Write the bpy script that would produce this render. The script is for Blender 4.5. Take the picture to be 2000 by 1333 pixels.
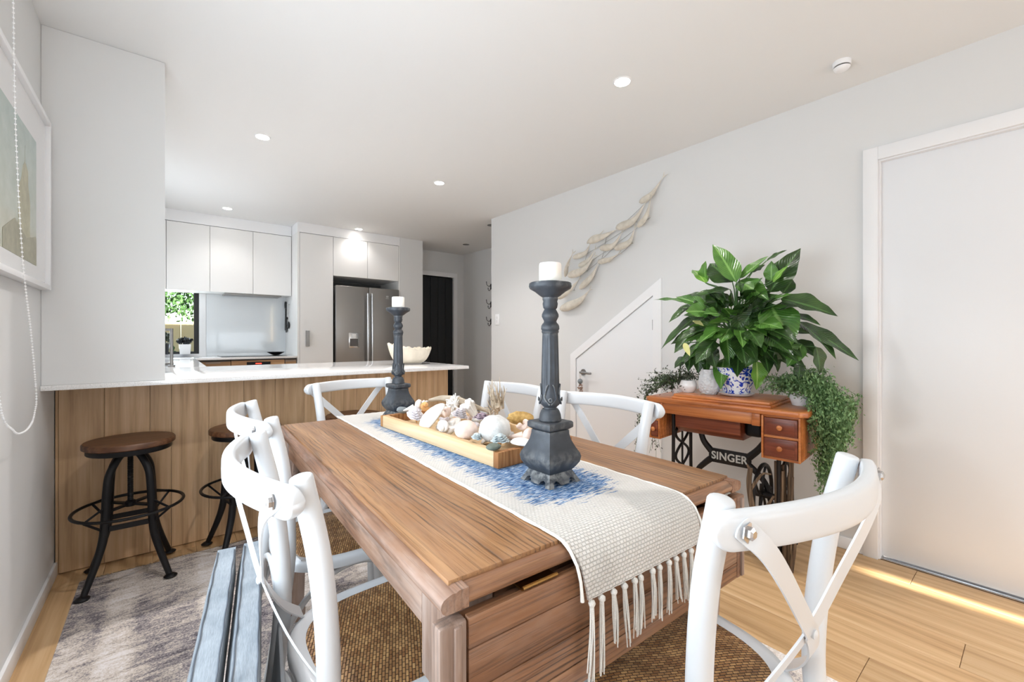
import bpy, bmesh, math, random
from mathutils import Vector, Matrix, Euler
random.seed(11)
PI = math.pi
for o in list(bpy.data.objects): bpy.data.objects.remove(o)
SC = bpy.context.scene
COL = SC.collection
R = math.radians

# ---------------------------------------------------------------- camera, light, exposure
cam = bpy.data.cameras.new('camera'); camo = bpy.data.objects.new('camera', cam); COL.objects.link(camo)
camo.location = (0, 0, 1.1); camo.rotation_euler = (R(90), 0, R(-38.89))
cam.sensor_width = 36; cam.lens = 15.12; cam.shift_y = -0.0027; cam.clip_start = .02
SC.camera = camo
SC.view_settings.view_transform = 'Standard'; SC.view_settings.look = 'None'
SC.view_settings.gamma = 1; SC.view_settings.use_curve_mapping = False
SC.view_settings.exposure = 0.84

W = bpy.data.worlds.new('world'); SC.world = W; W.use_nodes = True
nt = W.node_tree; nt.nodes.clear()
wo = nt.nodes.new('ShaderNodeOutputWorld'); bgn = nt.nodes.new('ShaderNodeBackground'); sky = nt.nodes.new('ShaderNodeTexSky')
sky.sky_type = 'NISHITA'; sky.sun_disc = False; sky.sun_elevation = R(24); sky.sun_rotation = R(177)
bgn.inputs[1].default_value = .2
nt.links.new(sky.outputs[0], bgn.inputs[0]); nt.links.new(bgn.outputs[0], wo.inputs[0])

def lamp(name, kind, loc, energy, color=(1,1,1), **k):
    l = bpy.data.lights.new(name, kind); l.energy = energy; l.color = color
    for a, b in k.items():
        if a != 'rot' and a != 'dir': setattr(l, a, b)
    o = bpy.data.objects.new(name, l); COL.objects.link(o); o.location = loc
    if 'dir' in k: o.rotation_euler = Vector(k['dir']).to_track_quat('-Z', 'Y').to_euler()
    return o
lamp('sun', 'SUN', (0,-6,6), 18, (1,.93,.8), dir=(-.03,1,-.446), angle=R(.8))
# daylight coming through the two big windows behind the camera
lamp('window_daylight', 'AREA', (1.25,-3.75,.9), 26, (.80,.905,1), dir=(0,1,1.3), shape='RECTANGLE', size=2.5, size_y=1.4)
lamp('side_window_daylight', 'AREA', (-.375,.98,1.4), 29, (.79,.90,1), dir=(1,0,.25), shape='RECTANGLE', size=1.5, size_y=1.5)
lamp('sink_window_daylight', 'AREA', (-.375,4.3,1.5), 9, (.84,.92,1), dir=(1,-.12,-.05), shape='RECTANGLE', size=1.4, size_y=.9)
lamp('kitchen_window_daylight', 'AREA', (-.005,5.80,1.29), 3.5, (.80,.905,1), dir=(0,-1,0), shape='RECTANGLE', size=.48, size_y=.6)
DOWN = [(1.8,1.343),(.489,3.165),(1.782,3.176),(.484,5.13),(1.79,5.12),(.489,1.343),(1.8,-1.5),(.489,-1.5),(1.8,-3),(.489,-3)]  # first five have fittings; the other five are unseen, added to brighten the room
for i, (x, y) in enumerate(DOWN):
    lamp('downlight_and_fill_lamp', 'SPOT', (x,y,2.385), 6 if y > 5 else (46 if x < 1 else 34) if y > 2 else 24 if y > .5 else 44, (1,.96,.935), spot_size=R(125), spot_blend=.8, shadow_soft_size=.03, dir=(0,0,-1))

# ---------------------------------------------------------------- materials
def lin(c):
    def f(v):
        v /= 255.
        return v/12.92 if v <= .04045 else ((v+.055)/1.055)**2.4
    return (f(c[0]), f(c[1]), f(c[2]), 1)
class NT:
    def __init__(s, name):
        s.m = bpy.data.materials.new(name); s.m.use_nodes = True; s.t = s.m.node_tree
        s.b = s.t.nodes['Principled BSDF']
    def n(s, typ, **k):
        n = s.t.nodes.new(typ)
        for a, v in k.items():
            if a.startswith('i_'):
                key = a[2:]; n.inputs[int(key) if key.isdigit() else key].default_value = v
            else: setattr(n, a, v)
        return n
    def l(s, a, b): s.t.links.new(a, b)
    def set(s, **k):
        for a, v in k.items(): s.b.inputs[a.replace('_', ' ')].default_value = v
    def ramp(s, src, stops, interp='LINEAR'):
        r = s.n('ShaderNodeValToRGB'); r.color_ramp.interpolation = interp
        while len(r.color_ramp.elements) < len(stops): r.color_ramp.elements.new(.5)
        for e, (p, c) in zip(r.color_ramp.elements, stops): e.position = p; e.color = c
        s.l(src, r.inputs[0]); return r
    def coord(s, scale=(1,1,1), rnd=False, rot=(0,0,0)):
        tc = s.n('ShaderNodeTexCoord'); mp = s.n('ShaderNodeMapping'); mp.inputs['Scale'].default_value = scale; mp.inputs['Rotation'].default_value = rot
        src = tc.outputs['Object']
        if rnd:
            oi = s.n('ShaderNodeObjectInfo'); mu = s.n('ShaderNodeMath', operation='MULTIPLY', i_1=37.0); s.l(oi.outputs['Random'], mu.inputs[0])
            ad = s.n('ShaderNodeVectorMath', operation='ADD'); s.l(src, ad.inputs[0]); s.l(mu.outputs[0], ad.inputs[1]); src = ad.outputs[0]
        s.l(src, mp.inputs[0]); return mp.outputs[0]
    def noise(s, vec, scale, detail=4, rough=.55, dist=0):
        n = s.n('ShaderNodeTexNoise', i_Scale=scale, i_Detail=detail, i_Roughness=rough, i_Distortion=dist); s.l(vec, n.inputs['Vector']); return n.outputs['Fac']
    def bump(s, h, strength=.3, dist=.01):
        b = s.n('ShaderNodeBump', i_Strength=strength, i_Distance=dist); s.l(h, b.inputs['Height']); s.l(b.outputs[0], s.b.inputs['Normal']); return b
    def mix(s, fac, a, b, blend='MIX'):
        m = s.n('ShaderNodeMix', data_type='RGBA', blend_type=blend)
        for i, v in ((0, fac), (6, a), (7, b)):
            if hasattr(v, 'links') or hasattr(v, 'is_linked'): s.l(v, m.inputs[i])
            else: m.inputs[i].default_value = v
        return m.outputs[2]
M = {}
def plain(name, c, rough=.5, metal=0, bump=0, bscale=60, spec=.5, var=0, coat=0):
    t = NT(name); t.set(Base_Color=lin(c), Roughness=rough, Metallic=metal); t.b.inputs['Specular IOR Level'].default_value = spec
    t.b.inputs['Coat Weight'].default_value = coat
    v = t.coord()
    if var:
        f = t.noise(v, bscale*.15, 5)
        r = t.ramp(f, [(.3, lin([max(0, q-var) for q in c])), (.7, lin([min(255, q+var) for q in c]))]); t.l(r.outputs[0], t.b.inputs['Base Color'])
    if bump: t.bump(t.noise(v, bscale, 3), bump, .004)
    M[name] = t.m; return t
def wood(name, dark, mid, light, axis=0, gs=6, rough=.5, bump=.15, rnd=True, streak=14, var=.25, knots=False, cracks=0, weather=0):
    """grain runs along the object's axis"""
    t = NT(name); sc = [streak, streak, streak]; sc[axis] = streak*.07
    v = t.coord(sc, rnd)
    a = t.noise(v, 1.0, 6, .6, .6); 
    sc2 = [90, 90, 90]; sc2[axis] = 2.5
    b = t.noise(t.coord(sc2, rnd), 1.0, 3, .6)
    sc3 = [gs, gs, gs]; sc3[axis] = gs*.22
    w = t.n('ShaderNodeTexWave', wave_type='BANDS', bands_direction=('X','Y','Z')[(axis+1) % 3 if axis != 1 else 0], i_Scale=1.1, i_Distortion=7 if not knots else 11, i_Detail=3)
    w.inputs['Detail Scale'].default_value = 1.2
    t.l(t.coord(sc3, rnd), w.inputs['Vector'])
    m1 = t.mix(.42, a, b); m2 = t.mix(.11, m1, w.outputs['Fac'])
    r = t.ramp(m2, [(.28, lin(dark)), (.5, lin(mid)), (.72, lin(light))])
    colr = r.outputs[0]
    if cracks:
        # dark open grain: bent growth rings squeezed into thin lines, broken up along the board
        sc4 = [1, 1, 1]; sc4[axis] = .16
        w2 = t.n('ShaderNodeTexWave', wave_type='BANDS', bands_direction='X' if axis == 1 else ('Y' if axis == 2 else ('Z' if name.endswith('cross') else 'Y')), i_Scale=26.0, i_Distortion=9.0, i_Detail=3.0)
        w2.inputs['Detail Scale'].default_value = .9; w2.inputs['Detail Roughness'].default_value = .45
        t.l(t.coord(sc4, rnd), w2.inputs['Vector'])
        thin = t.ramp(w2.outputs['Fac'], [(0, (1,1,1,1)), (.22, (.25,.25,.25,1)), (.5, (0,0,0,1))])
        sc5 = [16, 16, 16]; sc5[axis] = 2.2
        msk = t.ramp(t.noise(t.coord(sc5, rnd), 1, 4, .7), [(.42, (0,0,0,1)), (.62, (1,1,1,1))])
        ck = t.mix(1.0, thin.outputs[0], msk.outputs[0], 'MULTIPLY')
        sc6 = [260, 260, 260]; sc6[axis] = 5
        fin = t.ramp(t.noise(t.coord(sc6, rnd), 1, 2, .5), [(.36, (1,1,1,1)), (.46, (0,0,0,1))])
        cf = t.mix(.35, ck, fin.outputs[0], 'ADD'); sat = t.n('ShaderNodeMath', operation='MULTIPLY', i_1=cracks); t.l(cf, sat.inputs[0])
        colr = t.mix(sat.outputs[0], colr, lin([q*.42 for q in dark])); 
        sub_ = t.n('ShaderNodeMath', operation='SUBTRACT'); t.l(m2, sub_.inputs[0]); t.l(sat.outputs[0], sub_.inputs[1]); m2 = sub_.outputs[0]
        if weather:
            sc7 = [7, 7, 7]; sc7[axis] = 2
            wm = t.ramp(t.noise(t.coord(sc7, rnd), 1, 5, .7), [(.45, (0,0,0,1)), (.68, (1,1,1,1))]); ws = t.n('ShaderNodeMath', operation='MULTIPLY', i_1=weather); t.l(wm.outputs[0], ws.inputs[0])
            colr = t.mix(ws.outputs[0], colr, lin((196,180,170)))
    oi = t.n('ShaderNodeObjectInfo')
    hs = t.n('ShaderNodeHueSaturation'); mr = t.n('ShaderNodeMapRange'); mr.inputs['To Min'].default_value = 1-var/2; mr.inputs['To Max'].default_value = 1+var/2
    t.l(oi.outputs['Random'], mr.inputs['Value']); t.l(mr.outputs[0], hs.inputs['Value']); t.l(colr, hs.inputs['Color'])
    t.l(hs.outputs[0], t.b.inputs['Base Color']); t.set(Roughness=rough)
    t.bump(m2, bump, .004)
    M[name] = t.m; return t
plain('wall_paint', (226,226,225), .7, bump=.03, bscale=180)
plain('ceiling_paint', (236,236,235), .8, bump=.02, bscale=180)
plain('white_trim', (243,243,244), .35)
plain('white_door', (241,242,244), .4)
plain('cabinet_white', (240,239,237), .4)
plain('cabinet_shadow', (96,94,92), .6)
t = plain('white_stone', (240,239,238), .12, coat=.3); 
v = t.coord(); t.l(t.ramp(t.noise(v, 350, 2), [(.35, lin((222,220,218))), (.5, lin((243,242,241)))]).outputs[0], t.b.inputs['Base Color'])
wood('floor_oak', (164,126,86), (202,166,122), (220,190,150), axis=1, gs=5, rough=.38, bump=.06, streak=9, var=.16)
wood('panel_oak', (162,128,94), (204,168,128), (224,192,154), axis=2, gs=4, rough=.45, bump=.12, streak=22, var=.14)
wood('drawer_oak', (120,88,62), (165,126,88), (196,158,116), axis=0, gs=4, rough=.45, bump=.1, streak=20, var=.25)
wood('table_wood', (108,72,42), (152,108,68), (184,140,94), axis=1, gs=5, rough=.5, bump=.3, streak=12, var=.10, cracks=.75, weather=.12)
wood('table_wood_side', (84,58,44), (136,98,74), (172,138,114), axis=1, gs=5, rough=.55, bump=.35, streak=14, var=.1, cracks=.5, weather=.45)
wood('table_wood_cross', (90,58,38), (136,94,64), (172,128,92), axis=0, gs=5, rough=.5, bump=.35, streak=12, var=.14, cracks=.75, weather=.2)
wood('table_wood_leg', (90,68,56), (140,114,98), (172,150,138), axis=2, gs=5, rough=.55, bump=.3, streak=14, var=.1, cracks=.4, weather=.4)
wood('stool_wood', (50,28,16), (92,58,36), (134,94,62), axis=0, gs=10, rough=.4, bump=.3, streak=30, var=.2)
wood('machine_wood', (128,68,30), (188,112,60), (220,150,92), axis=0, gs=8, rough=.32, bump=.1, streak=22, var=.1)
wood('machine_wood_dark', (78,34,20), (124,62,40), (160,90,60), axis=0, gs=8, rough=.3, bump=.1, streak=22, var=.1)
wood('tray_wood', (190,154,108), (216,186,144), (232,210,174), axis=1, gs=6, rough=.6, bump=.15, streak=18, var=.05)
wood('tray_end', (110,68,34), (160,108,62), (196,150,98), axis=2, gs=20, rough=.7, bump=.5, streak=60, var=.05)
wood('driftwood', (132,114,96), (184,168,146), (220,208,190), axis=0, gs=20, rough=.8, bump=.4, streak=50, var=.3)
wood('twig', (48,36,28), (96,76,58), (150,126,100), axis=2, gs=20, rough=.8, bump=.5, streak=60, var=.3)
plain('chair_white', (219,222,225), .33, coat=.15)
plain('black_iron', (20,20,23), .42, metal=.35)
plain('cast_iron', (36,33,33), .5, metal=.4, bump=.2, bscale=120)
plain('chrome', (200,200,202), .18, metal=1)
plain('nickel', (150,150,150), .3, metal=1)
plain('black_glass', (10,10,12), .06)
plain('black_plastic', (22,22,24), .4)
plain('dark_rubber', (30,30,30), .8)
plain('candle_wax', (250,247,240), .45)
M['candle_wax'].node_tree.nodes['Principled BSDF'].inputs['Subsurface Weight'].default_value = .2
plain('ceramic_white', (240,240,240), .18)
plain('chain_white', (248,248,248), .3)
plain('black_door', (16,16,19), .4)
plain('dark_mat', (40,32,28), .9)
plain('plant_pot_dark', (32,32,34), .5)
plain('brass', (150,110,60), .35, metal=1)
plain('soil', (50,36,26), .95, bump=.6, bscale=60)
# brushed steel
t = plain('stainless', (150,147,144), .34, metal=.75)
v = t.coord((2,2,260)); t.bump(t.noise(v, 1, 2), .02, .001)
plain('steel_handle', (205,205,206), .2, metal=.9)
t = plain('glass_pane', (235,245,245), .0); t.b.inputs['Transmission Weight'].default_value = 1; t.b.inputs['IOR'].default_value = 1.03
t = plain('splash_glass', (228,233,236), .08, coat=.4)
# distressed blue-grey paint of the candlesticks
t = NT('charcoal_paint'); v = t.coord()
e = t.n('ShaderNodeNewGeometry')
pr = t.ramp(e.outputs['Pointiness'], [(.53, (0,0,0,1)), (.64, (.35,.35,.35,1))])
sc_ = t.ramp(t.noise(t.coord((30,30,6)), 1, 6, .75), [(.66, (0,0,0,1)), (.74, (1,1,1,1))])
f = t.mix(1.0, pr.outputs[0], sc_.outputs[0], 'ADD')
base = t.ramp(t.noise(v, 18, 5), [(.3, lin((38,42,48))), (.7, lin((62,68,76)))])
nn = t.ramp(t.noise(v, 60, 3), [(.42, (0,0,0,1)), (.6, (.85,.85,.85,1))])
f2 = t.mix(1.0, f, nn.outputs[0], 'MULTIPLY')
t.l(t.mix(f2, base.outputs[0], lin((205,205,200))), t.b.inputs['Base Color']); t.set(Roughness=.5); t.bump(t.noise(v, 90, 4), .2, .003); M['charcoal_paint'] = t.m
# rattan weave
t = NT('rattan'); tc = t.n('ShaderNodeTexCoord'); mp = t.n('ShaderNodeMapping'); mp.inputs['Scale'].default_value = (1,1,1); t.l(tc.outputs['Object'], mp.inputs[0])
b1 = t.n('ShaderNodeTexBrick', offset=.5, i_Scale=1.0); b1.inputs['Brick Width'].default_value = .0135; b1.inputs['Row Height'].default_value = .0062; b1.inputs['Mortar Size'].default_value = .0010; b1.inputs['Mortar Smooth'].default_value = .9
b1.inputs['Color1'].default_value = lin((206,164,112)); b1.inputs['Color2'].default_value = lin((150,106,66)); b1.inputs['Mortar'].default_value = lin((60,38,24))
sh = t.n('ShaderNodeMapping'); sh.inputs['Rotation'].default_value = (0,0,R(24)); t.l(mp.outputs[0], sh.inputs[0]); t.l(sh.outputs[0], b1.inputs['Vector'])
vv = t.ramp(t.noise(t.coord(), 22, 4), [(.3, (.62,.58,.55,1)), (.7, (1.1,1.08,1.05,1))])
t.l(t.mix(1.0, b1.outputs['Color'], vv.outputs[0], 'MULTIPLY'), t.b.inputs['Base Color']); t.set(Roughness=.45)
inv = t.n('ShaderNodeMath', operation='SUBTRACT', i_0=1.0); t.l(b1.outputs['Fac'], inv.inputs[1]); t.bump(inv.outputs[0], .9, .003); M['rattan'] = t.m
# table runner weave with blue ikat patches
t = NT('runner_cloth'); v = t.coord()
b1 = t.n('ShaderNodeTexBrick', offset=.5, i_Scale=1.0); b1.inputs['Brick Width'].default_value = .0085; b1.inputs['Row Height'].default_value = .0062; b1.inputs['Mortar Size'].default_value = .0012; b1.inputs['Mortar Smooth'].default_value = 1
b1.inputs['Color1'].default_value = (1,1,1,1); b1.inputs['Color2'].default_value = (.8,.8,.8,1); b1.inputs['Mortar'].default_value = (0,0,0,1)
uv = t.n('ShaderNodeUVMap'); t.l(uv.outputs[0], b1.inputs['Vector'])
sx = t.n('ShaderNodeSeparateXYZ'); t.l(uv.outputs[0], sx.inputs[0])
cream = t.mix(t.noise(v, 9, 3), lin((214,210,204)), lin((232,229,224)))
col = t.mix(.16, cream, b1.outputs['Color'], 'MULTIPLY')
# blue threads: fine streaks across the runner, inside a wavy band
mpx = t.n('ShaderNodeMapping'); mpx.inputs['Scale'].default_value = (22,190,1); t.l(uv.outputs[0], mpx.inputs[0])
st = t.noise(mpx.outputs[0], 1, 3, .6)
dx = t.n('ShaderNodeMath', operation='ABSOLUTE'); t.l(sx.outputs[0], dx.inputs[0])      # uv.x = metres from centre line
e1 = t.n('ShaderNodeMapRange'); e1.inputs['From Min'].default_value = .175; e1.inputs['From Max'].default_value = .07; e1.inputs['To Min'].default_value = -.24; e1.inputs['To Max'].default_value = .22; t.l(dx.outputs[0], e1.inputs['Value'])
ends = t.n('ShaderNodeMapRange'); ends.inputs['From Min'].default_value = -.64; ends.inputs['From Max'].default_value = -.53; ends.inputs['To Min'].default_value = -.5; ends.inputs['To Max'].default_value = 0; t.l(sx.outputs[1], ends.inputs['Value'])
a1 = t.n('ShaderNodeMath', operation='ADD'); t.l(st, a1.inputs[0]); t.l(e1.outputs[0], a1.inputs[1])
a2 = t.n('ShaderNodeMath', operation='ADD'); t.l(a1.outputs[0], a2.inputs[0]); t.l(ends.outputs[0], a2.inputs[1])
en2 = t.n('ShaderNodeMapRange'); en2.inputs['From Min'].default_value = .64; en2.inputs['From Max'].default_value = .50; en2.inputs['To Min'].default_value = -.5; en2.inputs['To Max'].default_value = 0; t.l(sx.outputs[1], en2.inputs['Value'])
a3 = t.n('ShaderNodeMath', operation='ADD'); t.l(a2.outputs[0], a3.inputs[0]); t.l(en2.outputs[0], a3.inputs[1]); a2 = a3
bf = t.ramp(a2.outputs[0], [(.5, (0,0,0,1)), (.56, (1,1,1,1))])
bb = t.ramp(t.noise(mpx.outputs[0], 2.3, 2), [(.35, lin((36,62,110))), (.5, lin((84,128,178))), (.62, lin((200,212,222)))])
t.l(t.mix(bf.outputs[0], col, bb.outputs[0]), t.b.inputs['Base Color']); t.set(Roughness=.95); t.b.inputs['Specular IOR Level'].default_value = .1
iv = t.n('ShaderNodeMath', operation='SUBTRACT', i_0=1.0); t.l(b1.outputs['Fac'], iv.inputs[1]); t.bump(iv.outputs[0], .7, .003); M['runner_cloth'] = t.m
plain('thread', (236,233,226), .95, bump=.5, bscale=500, spec=.1)
# rug
t = NT('rug_wool'); v = t.coord()
big = t.noise(v, 2.2, 6, .65); med = t.noise(t.coord((9,24,1)), 1, 6, .75, 1.2); fine = t.noise(v, 150, 3, .7)
sx = t.n('ShaderNodeSeparateXYZ'); t.l(v, sx.inputs[0])
wv = t.n('ShaderNodeMath', operation='SINE'); mu = t.n('ShaderNodeMath', operation='MULTIPLY', i_1=21.0); t.l(sx.outputs[0], mu.inputs[0]); t.l(mu.outputs[0], wv.inputs[0])
s1 = t.mix(.5, big, med); s2 = t.mix(.28, s1, fine); 
wr = t.ramp(wv.outputs[0], [(.3, (.38,.38,.38,1)), (.9, (.62,.62,.62,1))]); s3 = t.mix(.22, s2, wr.outputs[0])
rp = t.ramp(s3, [(.40, lin((84,80,88))), (.455, lin((150,144,148))), (.50, lin((214,204,194))), (.57, lin((242,238,238)))])
t.l(rp.outputs[0], t.b.inputs['Base Color']); t.set(Roughness=1); t.b.inputs['Specular IOR Level'].default_value = .05; t.bump(fine, .5, .004); M['rug_wool'] = t.m
plain('rug_fringe', (190,172,148), .95)
# grey fabric
t = NT('grey_fabric'); v = t.coord()
wv = t.mix(.5, t.noise(t.coord((900,60,900)), 1, 2), t.noise(v, 12, 4))
t.l(t.ramp(wv, [(.3, lin((112,118,124))), (.7, lin((150,157,163)))]).outputs[0], t.b.inputs['Base Color']); t.set(Roughness=.95); t.bump(wv, .4, .002); M['grey_fabric'] = t.m
plain('grey_piping', (88,94,102), .9)
plain('grey_board', (138,142,146), .7)
# leaves
def leafmat(name, a, b, vein):
    t = NT(name); v = t.coord(rnd=False); uv = t.n('ShaderNodeUVMap'); sx = t.n('ShaderNodeSeparateXYZ'); t.l(uv.outputs[0], sx.inputs[0])
    ax = t.n('ShaderNodeMath', operation='ABSOLUTE'); t.l(sx.outputs[0], ax.inputs[0])
    ml = t.n('ShaderNodeMath', operation='MULTIPLY', i_1=-.55); t.l(ax.outputs[0], ml.inputs[0])
    ad = t.n('ShaderNodeMath', operation='ADD'); t.l(sx.outputs[1], ad.inputs[0]); t.l(ml.outputs[0], ad.inputs[1])
    m2 = t.n('ShaderNodeMath', operation='MULTIPLY', i_1=85.0); t.l(ad.outputs[0], m2.inputs[0])
    sn = t.n('ShaderNodeMath', operation='SINE'); t.l(m2.outputs[0], sn.inputs[0])
    rr = t.ramp(sn.outputs[0], [(.0, (0,0,0,1)), (1, (1,1,1,1))])
    mid = t.ramp(ax.outputs[0], [(.02, (1,1,1,1)), (.07, (0,0,0,1))])
    base = t.ramp(t.noise(v, 9, 3), [(.3, lin(a)), (.7, lin(b))])
    c = t.mix(.12, base.outputs[0], rr.outputs[0], 'OVERLAY')
    t.l(t.mix(mid.outputs[0], c, lin(vein)), t.b.inputs['Base Color']); t.set(Roughness=.27); t.bump(sn.outputs[0], .25, .002)
    t.b.inputs['Subsurface Weight'].default_value = .0
    M[name] = t.m
leafmat('leaf_dark', (34,56,26), (62,94,42), (78,116,58))
leafmat('leaf_mid', (54,98,36), (96,142,60), (124,168,88))
leafmat('leaf_light', (86,140,44), (128,176,76), (168,200,110))
plain('petiole', (74,112,56), .5)
plain('small_leaf', (112,146,92), .6, var=30, bscale=500)
plain('small_leaf_dark', (48,58,40), .6, var=20, bscale=500)
plain('spathe', (228,226,150), .5)
plain('tree_leaf', (62,96,46), .7, var=30, bscale=80)
plain('grass_green', (80,110,50), .9, var=20, bscale=80)
plain('fence_wood', (206,180,140), .8)
# blue patterned pot
t = NT('blue_pot'); v = t.coord()
t.l(t.ramp(t.noise(v, 42, 2, .6, 1.2), [(.5, lin((240,242,246))), (.53, lin((28,62,180)))]).outputs[0], t.b.inputs['Base Color']); t.set(Roughness=.12); M['blue_pot'] = t.m
t = plain('carved_white', (226,228,230), .5); vo = t.n('ShaderNodeTexVoronoi', i_Scale=70.0); t.l(t.coord(), vo.inputs['Vector']); t.bump(vo.outputs['Distance'], .8, .008)
plain('fish_white', (214,206,192), .55, var=12, bscale=160, bump=.2)
plain('wire', (170,168,164), .4, metal=.8)
plain('shell_white', (238,235,230), .4, var=9, bscale=200, bump=.15)
plain('shell_pink', (238,216,204), .35, var=18, bscale=150, bump=.15)
plain('shell_orange', (224,168,104), .4, var=28, bscale=150)
plain('shell_lilac', (216,210,214), .5, var=26, bscale=260, bump=.4)
plain('shell_purple', (138,118,130), .7, var=46, bscale=360, bump=.6)
plain('shell_blue', (190,204,208), .5, var=30, bscale=240, bump=.4)
plain('coral_white', (244,242,238), .7, bump=.3, bscale=300)
plain('urchin_grey', (222,222,220), .8, var=20, bscale=220, bump=.7)
plain('sponge_tan', (196,158,92), .9, var=24, bscale=500, bump=.8)
plain('stone_grey', (128,136,140), .6, var=12, bscale=200)
plain('stone_green', (98,108,98), .5, var=12, bscale=200)
plain('clam_cream', (236,226,208), .6, var=12, bscale=60, bump=.3)
plain('beads_brown', (150,120,104), .5, var=40, bscale=800)
def emis(name, c, s):
    t = NT(name); t.set(Base_Color=(0,0,0,1)); t.b.inputs['Emission Color'].default_value = c; t.b.inputs['Emission Strength'].default_value = s; M[name] = t.m
emis('lamp_glow', (1,.95,.86,1), 14)
emis('red_display', (1,.05,.03,1), 2)
plain('logo_grey', (196,196,196), .4)
plain('letter_cream', (205,205,200), .6)
# pale print on the left wall
t = NT('print_paper'); uv = t.n('ShaderNodeUVMap'); sx = t.n('ShaderNodeSeparateXYZ'); t.l(uv.outputs[0], sx.inputs[0])
skyc = t.ramp(sx.outputs[1], [(0, lin((196,198,178))), (.22, lin((206,206,188))), (.3, lin((200,208,196))), (1, lin((178,198,196)))])
t.l(t.mix(.25, skyc.outputs[0], t.ramp(t.noise(uv.outputs[0], 7, 4), [(.3, lin((170,176,150))), (.7, lin((222,224,214)))]).outputs[0]), t.b.inputs['Base Color']); t.set(Roughness=.25); M['print_paper'] = t.m
plain('print_tan', (182,178,146), .3, var=14, bscale=200)
plain('print_tan_dark', (160,156,128), .3, var=14, bscale=200)

# ---------------------------------------------------------------- mesh tools
def link(o): COL.objects.link(o); return o
def thing(name, label, cat, loc=(0,0,0), rotz=0, group=None):
    o = link(bpy.data.objects.new(name, None)); o.empty_display_size = .05
    o.location = loc; o.rotation_euler = (0,0,rotz); o['label'] = label; o['category'] = cat
    if group: o['group'] = group
    return o
def tag(o, label, cat, group=None):
    o['label'] = label; o['category'] = cat
    if group: o['group'] = group
    return o
def cr(pts, n=8, closed=False):
    P = [Vector(p) for p in pts]; out = []; m = len(P)
    if m < 3 and not closed: return P
    rng = range(m if closed else m-1)
    for i in rng:
        p0 = P[(i-1) % m] if closed or i > 0 else P[0]*2-P[1]
        p1 = P[i]; p2 = P[(i+1) % m]
        p3 = P[(i+2) % m] if closed or i+2 < m else P[-1]*2-P[-2]
        for k in range(n):
            u = k/n
            out.append(.5*((2*p1)+(p2-p0)*u+(2*p0-5*p1+4*p2-p3)*u*u+(3*p1-p0-3*p2+p3)*u**3))
    if not closed: out.append(P[-1])
    return out
def lerpl(vals, n):
    if not hasattr(vals, '__len__'): return [vals]*n
    out = []
    for i in range(n):
        f = i/(n-1)*(len(vals)-1); a = min(int(f), len(vals)-2); out.append(vals[a]+(vals[a+1]-vals[a])*(f-a))
    return out
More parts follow.
